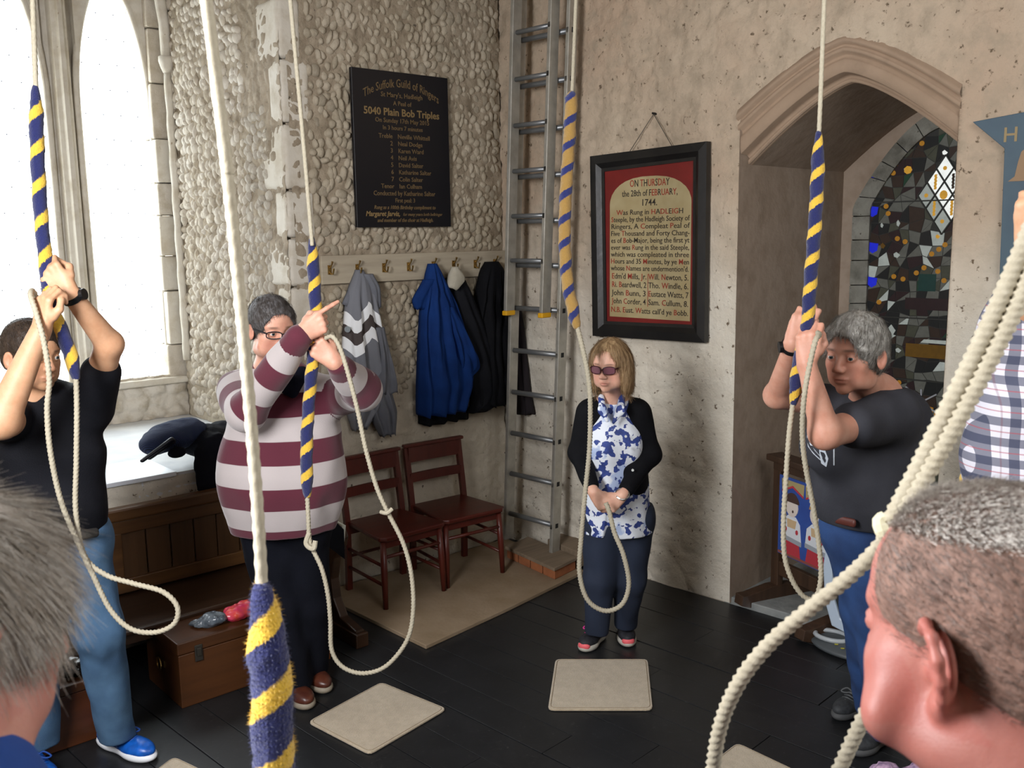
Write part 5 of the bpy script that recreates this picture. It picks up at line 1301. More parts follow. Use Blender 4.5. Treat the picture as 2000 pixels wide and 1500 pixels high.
hand_sdf(S, wl_, (.62, -.2, -.75), (-.3, -.9, .3), X=(.8, 0, .5), thumb='over', curls=[(38, 60, 35), (42, 66, 38), (46, 70, 40), (50, 70, 40)], sc=.92)
hand_sdf(S, wr_, (-.75, -.25, -.55), (.3, -.9, .3), X=(-.6, 0, .7), thumb='over', curls=[(50, 75, 40)] * 4, sc=.92)
add('body', S, SK_W, P_, .0042, attrs=lambda V: head_attrs(V, R, t, sc)); eyes(P_, R, t, sc, (-.1, 1, 0))
def ex(S_):
    for q in (-1, 1): S_.el((q * .076, -.012, -.055), (.028, .056, .105), k=.03)
    S_.el((0, -.075, -.055), (.065, .035, .105), k=.03)
S = hair_shell(R, t, sc, .010, face=(.062, .100, -.022, .090, .088, .108), down=-.135, extra=ex, earcut=False)
HW = hair_mat('blonde_hair', 'b59a74', '86694a', .45)
o = add('hair', S, HW, P_, .004, noise=lambda P: .003 * vnoise(P * np.array([1, 1, .15]), 110))
strands('hair_strands', o, P_, 3500, .055, .0009, lambda P, N: np.tile(-UP, (len(P), 1)) + .25 * N, HW, .03, .06, 1)
M_GLS = mat('dark_red_spectacle_frame', '3a1a1e', .3); M_LENS = mat('tinted_lens', '6d4650', .15, spec=.8); M_GLSB = mat('black_spectacle_frame', '14161f', .3)
def glasses(parent, R, t, sc, m, lens=None, w=.028, h=.018):
    def q(x, y, z): return t + R @ np.array([x, y, z]) * sc
    g = MB()
    for k in (-1, 1):
        pts = [(k * .032 + w * cos(a) * (1.0 if abs(cos(a)) < .8 else .96), .108 - .02 * abs(k * .032 + w * cos(a)) / .06, -.004 + h * (1 if sin(a) > 0 else -1) * abs(sin(a)) ** .6) for a in np.linspace(0, 2 * pi, 21)]
        g.tube([q(*p) for p in pts], .0022 * sc, 6)
        g.bar(q(k * .060, .092, .004), q(k * .080, -.005, .004), .003, .006)
    g.bar(q(-.006, .110, .002), q(.006, .110, .002), .004, .004)
    o = g.build('spectacles', m, parent)
    if lens is not None:
        for k in (-1, 1):
            pts = [q(k * .032 + w * .95 * cos(a), .107 - .02 * abs(k * .032 + w * cos(a)) / .06, -.004 + h * .93 * (1 if sin(a) > 0 else -1) * abs(sin(a)) ** .6) for a in np.linspace(0, 2 * pi, 20)[:-1]]
            MB().add(pts + [p - R[:, 1] * .0015 for p in pts], [tuple(range(19)), tuple(range(19, 38))[::-1]]).build('lens', lens, o)
glasses(P_, R, t, sc, M_GLS, M_LENS)
for k in (-1, 1): MB().tube([t + R @ np.array([k * .083, -.008, -.045 - .01 * i]) + .004 * np.array([sin(i * 2.), 0, 0]) for i in range(4)], .004, 6).build('earring', M_BRASS, P_)
# blouse
NB_ = NT('blue_floral_blouse'); a_ = NB_.noise(26, 2, .5); b_ = NB_.noise(11, 3, .5)
fl = NB_.ramp(a_, [(.53, (0, 0, 0)), (.55, (1, 1, 1))]); fl2 = NB_.ramp(b_, [(.56, (0, 0, 0)), (.62, (1, 1, 1))])
NB_.base(NB_.mix(fl, NB_.mix(fl2, lin('e3e9f2'), lin('aebfe0')), NB_.mix(NB_.noise(55, 2), lin('1c2450'), lin('3c55a8')))); NB_.set(Roughness=.7); NB_.bump(NB_.noise(14, 3), .3, .02); M_BLOUSE = NB_.m
S = SDF(); S.rc(AY(1197, 800, 4.40), AY(1200, 860, 4.40), .085, .125, k=.04, flat=(Yw, .85)); S.rc(AY(1200, 860, 4.40), AY(1203, 960, 4.43), .128, .150, k=.04, flat=(Yw, .85)); S.rc(AY(1203, 960, 4.43), AY(1206, 1040, 4.45), .150, .172, k=.03, flat=(Yw, .82))
S.el(AY(1181, 876, 4.36), (.062, .056, .08), k=.06); S.el(AY(1220, 876, 4.36), (.062, .056, .08), k=.06)
c = AY(1192, 1085, 4.3); [S.rc(AY(1187, 1008, 4.24 + .04 * i), AY(1195, 1075, 4.24 + .04 * i), .006, .052, k=.006, op=-1) for i in range(4)]
S.half(AY(1206, 1036, 4.45), -UP); S.rc(AY(1192, 762, 4.28), AY(1189, 820, 4.25), .062, .006, k=.01, op=-1)
add('blouse', S, M_BLOUSE, P_, .0055, noise=folds(.006, (8, 8, 1.5), 20))
b = SDF(); b.rc(AY(1174, 776, 4.32), AY(1177, 802, 4.27), .016, .020, k=.01, flat=((.5, -1, 0), .45)); b.rc(AY(1176, 800, 4.27), AY(1186, 822, 4.255), .020, .008, k=.01, flat=((.3, -1, 0), .5)); add('collar', b, M_BLOUSE, P_, .004)
b = SDF(); b.rc(AY(1215, 776, 4.33), AY(1211, 802, 4.27), .016, .020, k=.01, flat=((-.5, -1, 0), .45)); b.rc(AY(1212, 800, 4.27), AY(1198, 825, 4.255), .020, .008, k=.01, flat=((-.3, -1, 0), .5)); add('collar', b, M_BLOUSE, P_, .004)
S = SDF(); S.rc(AY(1197, 805, 4.42), AY(1200, 860, 4.42), .10, .142, k=.05, flat=(Yw, .86)); S.rc(AY(1200, 860, 4.42), AY(1204, 945, 4.44), .142, .158, k=.04, flat=(Yw, .88)); S.rc(AY(1163, 806, 4.42), AY(1237, 806, 4.42), .062, k=.05)
S.rc(AY(1192, 770, 4.20), AY(1187, 850, 4.16), .045, .060, k=.02, op=-1); S.rc(AY(1187, 850, 4.16), AY(1196, 960, 4.22), .062, .128, k=.02, op=-1); S.half(AY(1204, 955, 4.44), -UP)
chain(S, [armL[0], armL[1], armL[1] * .18 + armL[2] * .82], [.062, .052, .037], k=.03); chain(S, [armR[0], armR[1], armR[1] * .18 + armR[2] * .82], [.062, .054, .037], k=.03)
add('cardigan', S, M_BLK, P_, .0055, noise=folds(.004, (9, 9, 7), 22, 4))
for i in range(5): p = AY(1222 + i * 4.5, 852 + i * 22, 4.24); MB().tube([p, p + np.array([0, -.006, 0])], .006, 8).build('button', mat('pearl_button', 'cfd2cf', .3), P_)
S = SDF(); S.rc(AY(1183, 1010, 4.46), AY(1228, 1010, 4.46), .125, .13, k=.04, flat=(Yw, .95)); chain(S, [AY(1180, 1030, 4.46), AY(1172, 1130, 4.42), AY(1166, 1228, 4.46)], [.112, .078, .060], k=.03); chain(S, [AY(1232, 1030, 4.47), AY(1230, 1130, 4.45), AY(1222, 1215, 4.52)], [.114, .080, .058], k=.03)
S.half((0, 0, .080), -UP); S.half(AY(1200, 985, 4.46), UP)
add('jeans', S, M_JEAN, P_, .007, noise=folds(.005, (11, 11, 6), 16, 2))
M_TR = mat('black_mesh_trainer', '17171c', .7, '24242b', 60); M_SOLEW = mat('white_sole', 'b9b5aa', .6); M_PINK = mat('pink_laces', 'd42f8e', .6); M_CORAL = mat('coral_toe', 'e8636a', .6)
shoe(P_, FZ(1138, 1275), FZ(1178, 1240), M_TR, M_SOLEW, 'trainer', laces=M_PINK, toecap=M_CORAL); shoe(P_, FZ(1228, 1266), FZ(1214, 1222), M_TR, M_SOLEW, 'trainer', laces=M_PINK, toecap=M_CORAL)
MB().tube([wr_ + np.array([0.03 * cos(a), -.01 + .02 * sin(a), .02 * sin(a) + .01]) for a in np.linspace(0, 2 * pi, 16)], .0045, 6).build('bracelet', mat('silver', 'c8c8c4', .25, metal=1), P_)

# ============ man in the striped jumper
P_ = person('man with grey hair and glasses in maroon and grey striped jumper', FZ(605, 1350))
t = AY(531, 640, 3.90); R = basis((.58, -.78, -.16)); sc = 1.10; nk = AY(540, 728, 3.99)
S = head_sdf(SDF(), R, t, sc, fat=.006, neck=nk)
S.rc(nk, AY(555, 850, 4.0), .10, .14, k=.04, flat=(Yw, .8)); S.rc(AY(490, 770, 4.0), AY(630, 775, 4.0), .06, k=.04); S.rc(AY(555, 850, 4.0), AY(555, 990, 4.0), .14, .17, k=.05, flat=(Yw, .7))
w1_, w2_ = AY(588, 654, 3.56), AY(655, 708, 3.60)
A1 = [AY(462, 762, 4.0), AY(482, 806, 3.74), w1_]; A2 = [AY(662, 775, 4.0), AY(706, 762, 3.82), w2_]
chain(S, A1, [.055, .048, .033], k=.03); chain(S, A2, [.055, .048, .033], k=.03)
hand_sdf(S, w1_, (.84, .05, .50), (-.45, -.85, .25), X=(-.45, 0, .85), thumb='grip', curls=[(8, 14, 10), (78, 92, 45), (82, 92, 45), (86, 92, 45)], sc=1.06)
hand_sdf(S, w2_, (-.72, -.12, .68), (.35, -.9, .1), X=(.55, 0, .8), thumb='grip', curls=[(48, 82, 45)] * 4, sc=1.06)
add('body', S, SK_S, P_, .0042, attrs=lambda V: head_attrs(V, R, t, sc)); eyes(P_, R, t, sc); glasses(P_, R, t, sc, M_GLSB, h=.0135)
S = hair_shell(R, t, sc, .008, face=(.062, .10, -.032, .094, .087, .106), down=-.055)
HS = hair_mat('grey_brown_hair', '6b6a6c', '3c342e', .5); o = add('hair', S, HS, P_, .004, noise=lambda P: .003 * vnoise(P, 70))
RR = R.copy(); strands('hair_strands', o, P_, 3500, .024, .0009, lambda P, N: np.tile(-UP * .8 + RR[:, 1] * .5, (len(P), 1)), HS, .10, .12, 2)
MB().tube([w2_ + unit(np.array([-.72, -.12, .68])) * .115 + np.array([.004, -.024 - .004 * sin(a), 0]) + np.array([.009 * cos(a), .012 * sin(a), .006 * cos(a)]) for a in np.linspace(0, 2 * pi, 14)], .002, 6).build('wedding_ring', mat('gold', 'd8a850', .2, metal=1), P_)
NJ = NT('striped_jumper_cloth'); st = NJ.attr('stripe'); fr = NJ.math('FRACT', st)
NJ.base(NJ.mix(NJ.ramp(fr, [(0, (1, 1, 1)), (.487, (1, 1, 1)), (.50, (0, 0, 0)), (.988, (0, 0, 0)), (1, (1, 1, 1))]), lin('b4abaa'), lin('561a2c'))); NJ.set(Roughness=.9); NJ.b.inputs['Sheen Weight'].default_value = .25; NJ.bump(NJ.noise(320, 2), .3, .003); M_JUMP = NJ.m
S = SDF(); S.rc(AY(545, 770, 4.0), AY(555, 850, 3.99), .165, .215, k=.08, flat=(Yw, .72)); S.rc(AY(555, 850, 3.99), AY(551, 930, 3.97), .220, .262, k=.08, flat=(Yw, .76)); S.rc(AY(551, 930, 3.97), AY(553, 1005, 3.99), .262, .235, k=.05, flat=(Yw, .76))
S.rc(AY(475, 768, 4.0), AY(640, 772, 4.0), .085, k=.06); S.half(AY(553, 1030, 3.99), -UP)
S.rc(AY(553, 735, 3.80), AY(572, 778, 3.80), .060, .008, k=.02, op=-1)
w1s = A1[1] * .04 + w1_ * .96; w2s = A2[1] * .10 + w2_ * .90
chain(S, [A1[0], A1[1], w1s], [.086, .078, .050], k=.03); chain(S, [A2[0], A2[1], w2s], [.086, .080, .050], k=.03)
def segd(V, a, b):
    ba = b - a; h = np.clip(((V - a) @ ba) / (ba @ ba), 0, 1); return np.linalg.norm(V - a - h[:, None] * ba, axis=1), h
zref = AY(640, 825, 3.72)[2]; dzs = (AY(640, 825, 3.72)[2] - AY(640, 916, 3.72)[2])
def stripe(V):
    tor = (V[:, 2] - zref) / dzs + 2.0
    out = tor.copy()
    for A, w in ((A1, w1s), (A2, w2s)):
        d1, h1 = segd(V, A[0], A[1]); d2, h2 = segd(V, A[1], w); L1_, L2_ = np.linalg.norm(A[1] - A[0]), np.linalg.norm(w - A[1])
        dist = np.where(d2 < d1, (1 - h2) * L2_, L2_ + (1 - h1) * L1_)        # from the cuff
        cuff = .045; s_ = np.where(dist < cuff, .25, ((dist - cuff) / .19) + .5)
        isarm = (np.minimum(d1 - .086, d2 - .070) < .012) & ~((h1 < .12) & (d1 < d2) & (V[:, 0] > A[0][0] if A is A1 else V[:, 0] < A[0][0]) & (h1 < .05))
        out = np.where(isarm, s_, out)
    return out
add('jumper', S, M_JUMP, P_, .0055, noise=folds(.007, (7, 7, 3), 15, 6), attrs=lambda V: dict(stripe=stripe(V)))
S = SDF(); S.rc(AY(520, 722, 3.96), AY(560, 760, 3.86), .028, .024, k=.02).rc(AY(590, 728, 3.93), AY(572, 765, 3.85), .028, .024, k=.02).rc(AY(510, 712, 4.02), AY(520, 722, 3.96), .03, .028, k=.02).rc(AY(568, 745, 3.86), AY(572, 770, 3.84), .03, .01, k=.02)
add('polo_collar', S, cloth('navy_collar', '111524', '171b2c'), P_, .005)
M_NAVT = cloth('dark_navy_trouser', '0c0e16', '10121b', .9)
S = SDF(); S.rc(AY(530, 1010, 4.0), AY(585, 1010, 4.0), .145, k=.05, flat=(Yw, .85)); chain(S, [AY(522, 1040, 4.0), AY(548, 1190, 4.0), AY(582, 1345, 4.02)], [.115, .092, .070], k=.04); chain(S, [AY(592, 1040, 4.02), AY(604, 1180, 4.08), AY(612, 1310, 4.16)], [.115, .092, .070], k=.04); S.half((0, 0, .05), -UP)
S.half(AY(520, 985, 4.0), UP)
add('trousers', S, M_NAVT, P_, .008, noise=folds(.006, (10, 10, 5), 14, 3))
M_BRN = mat('brown_leather', '5a2f1f', .35, '47231a', 12); M_TAN = mat('tan_sole', '8a8070', .6)
shoe(P_, FZ(640, 1356), FZ(590, 1312), M_BRN, M_TAN, w=.048); shoe(P_, FZ(605, 1388), FZ(560, 1345), M_BRN, M_TAN, w=.048)

# ============ woman in the charcoal T-shirt
P_ = person('woman with short grey hair in charcoal T-shirt and blue jeans', FZ(1690, 1430))
t = AY(1670, 690, 3.18); R = basis((-.74, -.66, -.04)); sc = 1.14; nk = AY(1712, 778, 3.32)
S = head_sdf(SDF(), R, t, sc, fat=-.003, neck=nk)
Xb = unit(np.array([.62, -.78, 0]))        # her left shoulder side
S.rc(nk, AY(1695, 860, 3.38), .09, .13, k=.04); S.rc(AY(1735, 800, 3.25), AY(1665, 800, 3.48), .06, k=.04); S.rc(AY(1695, 860, 3.38), AY(1690, 950, 3.42), .12, .10, k=.04)
wn, wf = AY(1575, 708, 2.98), AY(1549, 668, 3.10)
AN_ = [AY(1742, 812, 3.22), AY(1612, 846, 2.98), wn]; AF_ = [AY(1650, 798, 3.50), AY(1518, 772, 3.36), wf]
chain(S, AN_, [.058, .049, .028], k=.03); chain(S, AF_, [.055, .044, .026], k=.03)
hand_sdf(S, wn, (.05, -.05, 1.), (-.45, -.9, 0), X=(.9, -.4, 0), thumb='over', curls=[(40, 75, 45)] * 4, sc=1.0)
hand_sdf(S, wf, (.38, -.1, .92), (-.55, -.8, .1), X=(.85, -.3, -.3), thumb='over', curls=[(30, 72, 45)] * 4, sc=1.0)
add('body', S, SK_R, P_, .0042, attrs=lambda V: head_attrs(V, R, t, sc)); eyes(P_, R, t, sc, (-.25, 1, -.1))
def ex(S_): S_.rc((-.045, .072, .066), (.045, .072, .066), .014, .014, k=.02)
S = hair_shell(R, t, sc, .011, face=(.062, .105, -.040, .092, .086, .103), down=-.060, extra=ex)
HR = hair_mat('silver_grey_hair', 'c2c0ba', '77736c', .45); o = add('hair', S, HR, P_, .004, noise=lambda P: .004 * vnoise(P, 55))
RR = R.copy(); tt = t.copy()
strands('hair_strands', o, P_, 4500, .032, .0009, lambda P, N: (P - (tt + RR[:, 2] * .1)) * 6 - UP * .6 + RR[:, 1] * .3, HR, .10, .10, 3)
e_ = t + R @ np.array([-.088, -.006, -.045]); MB().tube([e_ + np.array([.004 * cos(a), 0, .006 * sin(a)]) for a in np.linspace(0, 2 * pi, 12)], .0014, 5).build('earring', mat('silver', 'c8c8c4', .25, metal=1), P_)
S = SDF(); S.rc(AY(1712, 812, 3.33), AY(1695, 880, 3.38), .125, .185, k=.07, flat=(Xb, .82)); S.rc(AY(1695, 880, 3.38), AY(1690, 955, 3.40), .192, .190, k=.06); S.rc(AY(1690, 955, 3.40), AY(1687, 1000, 3.42), .188, .165, k=.05)
S.el(AY(1622, 872, 3.30), (.105, .12, .10), k=.06); S.el(AY(1765, 830, 3.38), (.10, .12, .14), k=.06); S.rc(AY(1735, 812, 3.25), AY(1668, 808, 3.46), .082, k=.06); S.half(AY(1687, 1012, 3.4), -UP)
e1 = AN_[0] * .42 + AN_[1] * .58; e2 = AF_[0] * .55 + AF_[1] * .45
S.rc(AN_[0], e1, .095, .080, k=.05); S.rc(AF_[0], e2, .085, .07, k=.05); S.rc(nk + UP * .03, nk + UP * .06 - Yw * .05, .064, .068, k=.01, op=-1)
Pd = unit(AN_[1] - AN_[0])
add('t_shirt', S, M_CHAR, P_, .0055, noise=folds(.006, (6, 6, 6), 14, 8))
# printed design on the chest: pale sketchy figures
M_PRINT = mat('pale_shirt_print', 'c3ccd6', .8)
pr = MB()
def pp(x, y, dd=0): return AY(x, y, 3.13 + (x - 1575) * .0011 + (y - 850) * .00022 + dd)
S2 = S
def onshirt(x, y):
    d = ray(x, y); q = 2.6
    for _ in range(60):
        p = CAM0 + d * (q / d[1]); v = float(S2.ev(p[None, :])[0])
        if v < .0015: break
        q += max(v * .8, .0008)
    return p - d / np.linalg.norm(d) * .004
for poly in ([(1576, 852), (1583, 865), (1592, 880), (1604, 893), (1611, 905), (1600, 897), (1588, 886), (1578, 872)], [(1600, 878), (1612, 880), (1618, 896), (1614, 912), (1604, 905), (1601, 890)], [(1576, 850), (1592, 860), (1594, 872), (1583, 870)]):
    v = [onshirt(*p) for p in poly]; c = np.mean(v, 0) ; k = len(v)
    pr.add([c] + v, [(0, i + 1, (i + 1) % k + 1) for i in range(k)])
pts = [onshirt(1629 + .0 * i, 868 + i * 5) for i in range(9)]; pr.tube(pts, .002, 5)
pro = pr.build('shirt_print', M_PRINT, P_, solid=.002); pro['kind'] = 'stuff'
S = SDF(); S.rc(AY(1672, 1030, 3.46), AY(1712, 1030, 3.40), .135, .14, k=.05); chain(S, [AY(1722, 1060, 3.42), AY(1718, 1200, 3.42), AY(1726, 1420, 3.50)], [.128, .092, .070], k=.04); chain(S, [AY(1672, 1060, 3.46), AY(1684, 1190, 3.52), AY(1696, 1375, 3.68)], [.112, .078, .060], k=.04); S.half((0, 0, .05), -UP); S.half(AY(1690, 998, 3.42), UP)
add('jeans', S, M_JEANB, P_, .008, noise=folds(.006, (11, 11, 6), 16, 5))
S = SDF(); S.rc(AY(1625, 1012, 3.32), AY(1668, 1022, 3.22), .008, k=.005, flat=(UP, 2.0)); add('belt', S, mat('brown_belt', '5a2c24', .5), P_, .004)
M_DGS = mat('dark_grey_trainer', '26282b', .7, '383b3e', 50); M_DGSS = mat('grey_sole', '4a4b4c', .7)
shoe(P_, FZ(1632, 1408), FZ(1700, 1368), M_DGS, M_DGSS, 'trainer', laces=mat('grey_laces', '55585a', .8)); shoe(P_, FZ(1665, 1478), FZ(1740, 1436), M_DGS, M_DGSS, 'trainer', laces=mat('grey_laces', '55585a', .8), w=.048)
M_WAT = mat('black_watch_rubber', '0e0f12', .4)
watch(P_, wf * .93 + AF_[1] * .07, wf - AF_[1], .031, M_WAT, (-.8, -.4, .3))

# ============ man in the black T-shirt by the window
P_ = person('man with dark cropped hair in black T-shirt and faded jeans by the window', FZ(190, 1490))
t = AY(62, 692, 3.33); R = basis((.86, -.44, -.10)); sc = 1.06; nk = AY(75, 790, 3.40)
S = head_sdf(SDF(), R, t, sc, neck=nk)
S.rc(nk, AY(98, 870, 3.42), .09, .12, k=.04, flat=(Yw, .8)); S.rc(AY(30, 812, 3.42), AY(165, 800, 3.42), .06, k=.04); S.rc(AY(98, 870, 3.42), AY(105, 1010, 3.42), .13, .13, k=.04, flat=(Yw, .8))
wA, wB = AY(136, 572, 3.16), AY(82, 640, 3.06)
AA = [AY(175, 795, 3.42), AY(214, 672, 3.30), wA]; AB = [AY(22, 822, 3.34), AY(2, 822, 3.02), wB]
chain(S, AA, [.056, .046, .029], k=.02); chain(S, AB, [.060, .056, .031], k=.03)
hand_sdf(S, wA, (-.62, -.10, .78), (.40, -.9, .2), X=(.55, 0, .8), thumb='grip', curls=[(50, 85, 50)] * 4, sc=1.06)
hand_sdf(S, wB, (.12, 0, 1.), (-.6, -.75, 0), X=(.8, -.5, 0), thumb='over', curls=[(45, 80, 45)] * 4, sc=1.06)
add('body', S, SK_L, P_, .0042, attrs=lambda V: head_attrs(V, R, t, sc)); eyes(P_, R, t, sc)
S = hair_shell(R, t, sc, .007, face=(.062, .105, -.045, .088, .085, .104), down=-.055); HL = hair_mat('dark_cropped_hair', '43362c', '241c17', .5)
o = add('hair', S, HL, P_, .004, noise=lambda P: .0015 * vnoise(P, 90)); RR = R.copy(); strands('hair_strands', o, P_, 3000, .012, .0008, lambda P, N: np.tile(-UP * .6 + RR[:, 1] * .5, (len(P), 1)), HL, .4, .2, 4)
S = SDF(); S.rc(AY(92, 812, 3.42), AY(98, 880, 3.42), .135, .185, k=.07, flat=(Yw, .72)); S.rc(AY(98, 880, 3.42), AY(104, 985, 3.42), .188, .178, k=.05, flat=(Yw, .78)); S.rc(AY(104, 985, 3.42), AY(108, 1035, 3.43), .180, .178, k=.05, flat=(Yw, .78)); S.rc(AY(32, 812, 3.42), AY(162, 802, 3.42), .080, k=.06); S.half(AY(108, 1040, 3.43), -UP)
S.rc(AA[0], AA[0] * .45 + AA[1] * .55, .085, .068, k=.03); S.rc(AB[0], AB[0] * .7 + AB[1] * .3, .09, .078, k=.03); S.half(AA[0] * .50 + AA[1] * .50, AA[1] - AA[0]) if False else None
add('t_shirt', S, M_BLKT, P_, .0055, noise=folds(.007, (6, 6, 5), 13, 1))
S = SDF(); S.rc(AY(75, 1050, 3.44), AY(140, 1050, 3.44), .145, k=.04, flat=(Yw, .85)); chain(S, [AY(150, 1075, 3.44), AY(192, 1230, 3.42), AY(228, 1440, 3.54)], [.122, .092, .068], k=.04); chain(S, [AY(70, 1075, 3.44), AY(62, 1250, 3.42), AY(75, 1450, 3.50)], [.125, .094, .078], k=.04); S.half((0, 0, .072), -UP); S.half(AY(108, 1020, 3.43), UP)
add('jeans', S, M_JEANL, P_, .0075, noise=folds(.006, (11, 11, 6), 15, 7))
S = SDF(); S.rc(AY(150, 1046, 3.29), AY(188, 1040, 3.34), .010, k=.005, flat=(UP, 1.8)); add('belt', S, M_DARK, P_, .004)
M_BLS = mat('bright_blue_trainer', '1762c4', .35, '0f4ca0', 30); M_WS = mat('bright_white_sole', 'e3e6ea', .5)
shoe(P_, FZ(300, 1488), FZ(195, 1448), M_BLS, M_WS, 'trainer', laces=mat('blue_laces', '0c3f8c', .7), w=.050); shoe(P_, FZ(110, 1560), FZ(40, 1470), M_BLS, M_WS, 'trainer', laces=mat('blue_laces', '0c3f8c', .7), w=.050)
watch(P_, wA * .93 + AA[1] * .07, wA - AA[1], .034, M_WAT, (.3, -.6, .8))

# ============ person in the checked shirt at the right edge
P_ = person('person in navy, white and red checked shirt with raised arm', np.array([1.28, 2.1, 0]))
NP = NT('checked_shirt_cloth'); tc = NP.mapped((1, 1, 1)); sx = NP.n('ShaderNodeSeparateXYZ'); NP.l(tc, sx.inputs[0])
def bandn(v, per, lo, hi, off=0.):
    f = NP.math('FRACT', NP.math('ADD', NP.math('DIVIDE', v, per), off)); return NP.math('MULTIPLY', NP.math('GREATER_THAN', f, lo), NP.math('LESS_THAN', f, hi))
hz = NP.math('SUBTRACT', sx.outputs[0], NP.math('MULTIPLY', sx.outputs[1], .6))
b1 = bandn(sx.outputs[2], .046, .0, .42); b2 = bandn(hz, .042, .0, .42); r1 = bandn(sx.outputs[2], .046, .68, .74); r2 = bandn(hz, .042, .68, .74)
base = NP.mix(NP.math('MULTIPLY', b1, .74), lin('c9c8d2'), lin('1e2745')); base = NP.mix(NP.math('MULTIPLY', b2, .74), base, lin('1e2745')); base = NP.mix(NP.math('MULTIPLY', r1, .6), base, lin('9c3a44')); base = NP.mix(NP.math('MULTIPLY', r2, .35), base, lin('6f3038'))
NP.base(base); NP.set(Roughness=.8); NP.bump(NP.noise(12, 3), .3, .02); M_CHK = NP.m
YC = 2.15
S = SDF(); S.rc(AY(2075, 700, YC), AY(2072, 920, YC), .185, .215, k=.06, flat=(Yw, .7)); S.rc(AY(2005, 650, YC), AY(2150, 640, YC), .085, k=.06); S.rc(AY(2072, 920, YC), AY(2070, 1010, YC), .215, .21, k=.03, flat=(Yw, .7)); S.rc(AY(2010, 650, YC), AY(2020, 560, YC - .05), .078, .062, k=.04); S.half(AY(2070, 960, YC) , -UP)
add('checked_shirt', S, M_CHK, P_, .007, noise=folds(.008, (6, 6, 6), 14, 2))
tC = AY(2120, 470, YC); RC = basis((-.8, -.3, 0)); nC = AY(2100, 600, YC)
S = head_sdf(SDF(), RC, tC, 1.05, neck=nC); S.rc(nC, AY(2075, 900, YC), .10, .14, k=.05, flat=(Yw, .8)); wC = AY(2016, 478, YC - .25)
chain(S, [AY(2015, 650, YC), AY(2022, 545, YC - .12), wC], [.055, .045, .03], k=.03); hand_sdf(S, wC, (-.1, -.3, 1), (-.5, -.8, 0), X=(.8, -.5, 0), thumb='over')
add('body', S, SK_L, P_, .006, attrs=lambda V: head_attrs(V, RC, tC, 1.05)); eyes(P_, RC, tC, 1.05); o = add('hair', hair_shell(RC, tC, 1.05, .008), HL, P_, .006)
S = SDF(); chain(S, [AY(2040, 1000, YC), AY(2035, 1250, YC), np.array([AY(2040, 1000, YC)[0], YC + .05, .06])], [.13, .10, .07], k=.04); chain(S, [AY(2110, 1000, YC), AY(2110, 1250, YC), np.array([AY(2130, 1000, YC)[0], YC + .05, .06])], [.13, .10, .07], k=.04); S.half((0, 0, .04), -UP); add('trousers', S, M_NAVT, P_, .012)
shoe(P_, (1.10, 2.05), (1.30, 2.25), M_DGS, M_DGSS); shoe(P_, (1.30, 2.0), (1.42, 2.25), M_DGS, M_DGSS)

# ============ two nearest heads
def near_person(label, t, fwd, sc, sk, fat, hairf, shirt, base, nl=.17, collar=0.):
    P_ = person(label, base); R = basis(fwd); nk = t + np.array([0, -.03, -.20])
    nk = t + R @ np.array([0, -.055, -nl]) * sc
    S = head_sdf(SDF(), R, t, sc, fat=fat, neck=nk, detail=True)
    S.rc(t + R @ np.array([0, -.03, -.09]) * sc, nk, .062 * sc, .078 * sc, k=.05)
    b = nk + np.array([0, 0, -.06 + collar]); sh = unit(np.array([R[0, 0], R[1, 0], 0]))
    S.rc(b - sh * .12, b + sh * .12, .07, k=.06); S.rc(b, b - UP * .35, .12, .15, k=.06, flat=(np.array([R[0, 1], R[1, 1], 0]), .7))
    add('body', S, sk, P_, .003, attrs=lambda V: head_attrs(V, R, t, sc)); eyes(P_, R, t, sc); hairf(P_, R, t, sc)
    S = SDF(); S.rc(b - sh * .15 - UP * .015, b + sh * .15 - UP * .015, .088, k=.06); S.rc(b - UP * .05, b - UP * .40, .16, .20, k=.08, flat=(np.array([R[0, 1], R[1, 1], 0]), .72)); S.rc(b - UP * .40, b - UP * .75, .20, .18, k=.05, flat=(np.array([R[0, 1], R[1, 1], 0]), .72))
    for q in (-1, 1): chain(S, [b + sh * q * .17 - UP * .03, b + sh * q * .23 - UP * .32, b + sh * q * .21 - UP * .58 + R[:, 1] * .12], [.075, .06, .045], k=.03)
    S.rc(nk + UP * (.05 + collar), nk + UP * .12 + R[:, 1] * .02, .074 * sc, .085 * sc, k=.01, op=-1); add('shirt', S, shirt, P_, .008, noise=folds(.005, (5, 5, 5), 14))
    S = SDF(); hp = b - UP * .75
    for q in (-1, 1): chain(S, [hp + sh * q * .09, hp + sh * q * .10 - UP * .42, np.array([*(hp + sh * q * .11)[:2], .06])], [.12, .085, .065], k=.04)
    S.half((0, 0, .04), -UP); add('trousers', S, M_NAVT, P_, .014)
    for q in (-1, 1):
        h_ = hp + sh * q * .11; f2 = unit(np.array([R[0, 1], R[1, 1], 0])); shoe(P_, h_[:2] + f2[:2] * .19, h_[:2] - f2[:2] * .08, M_DGS, M_DGSS)
    return P_
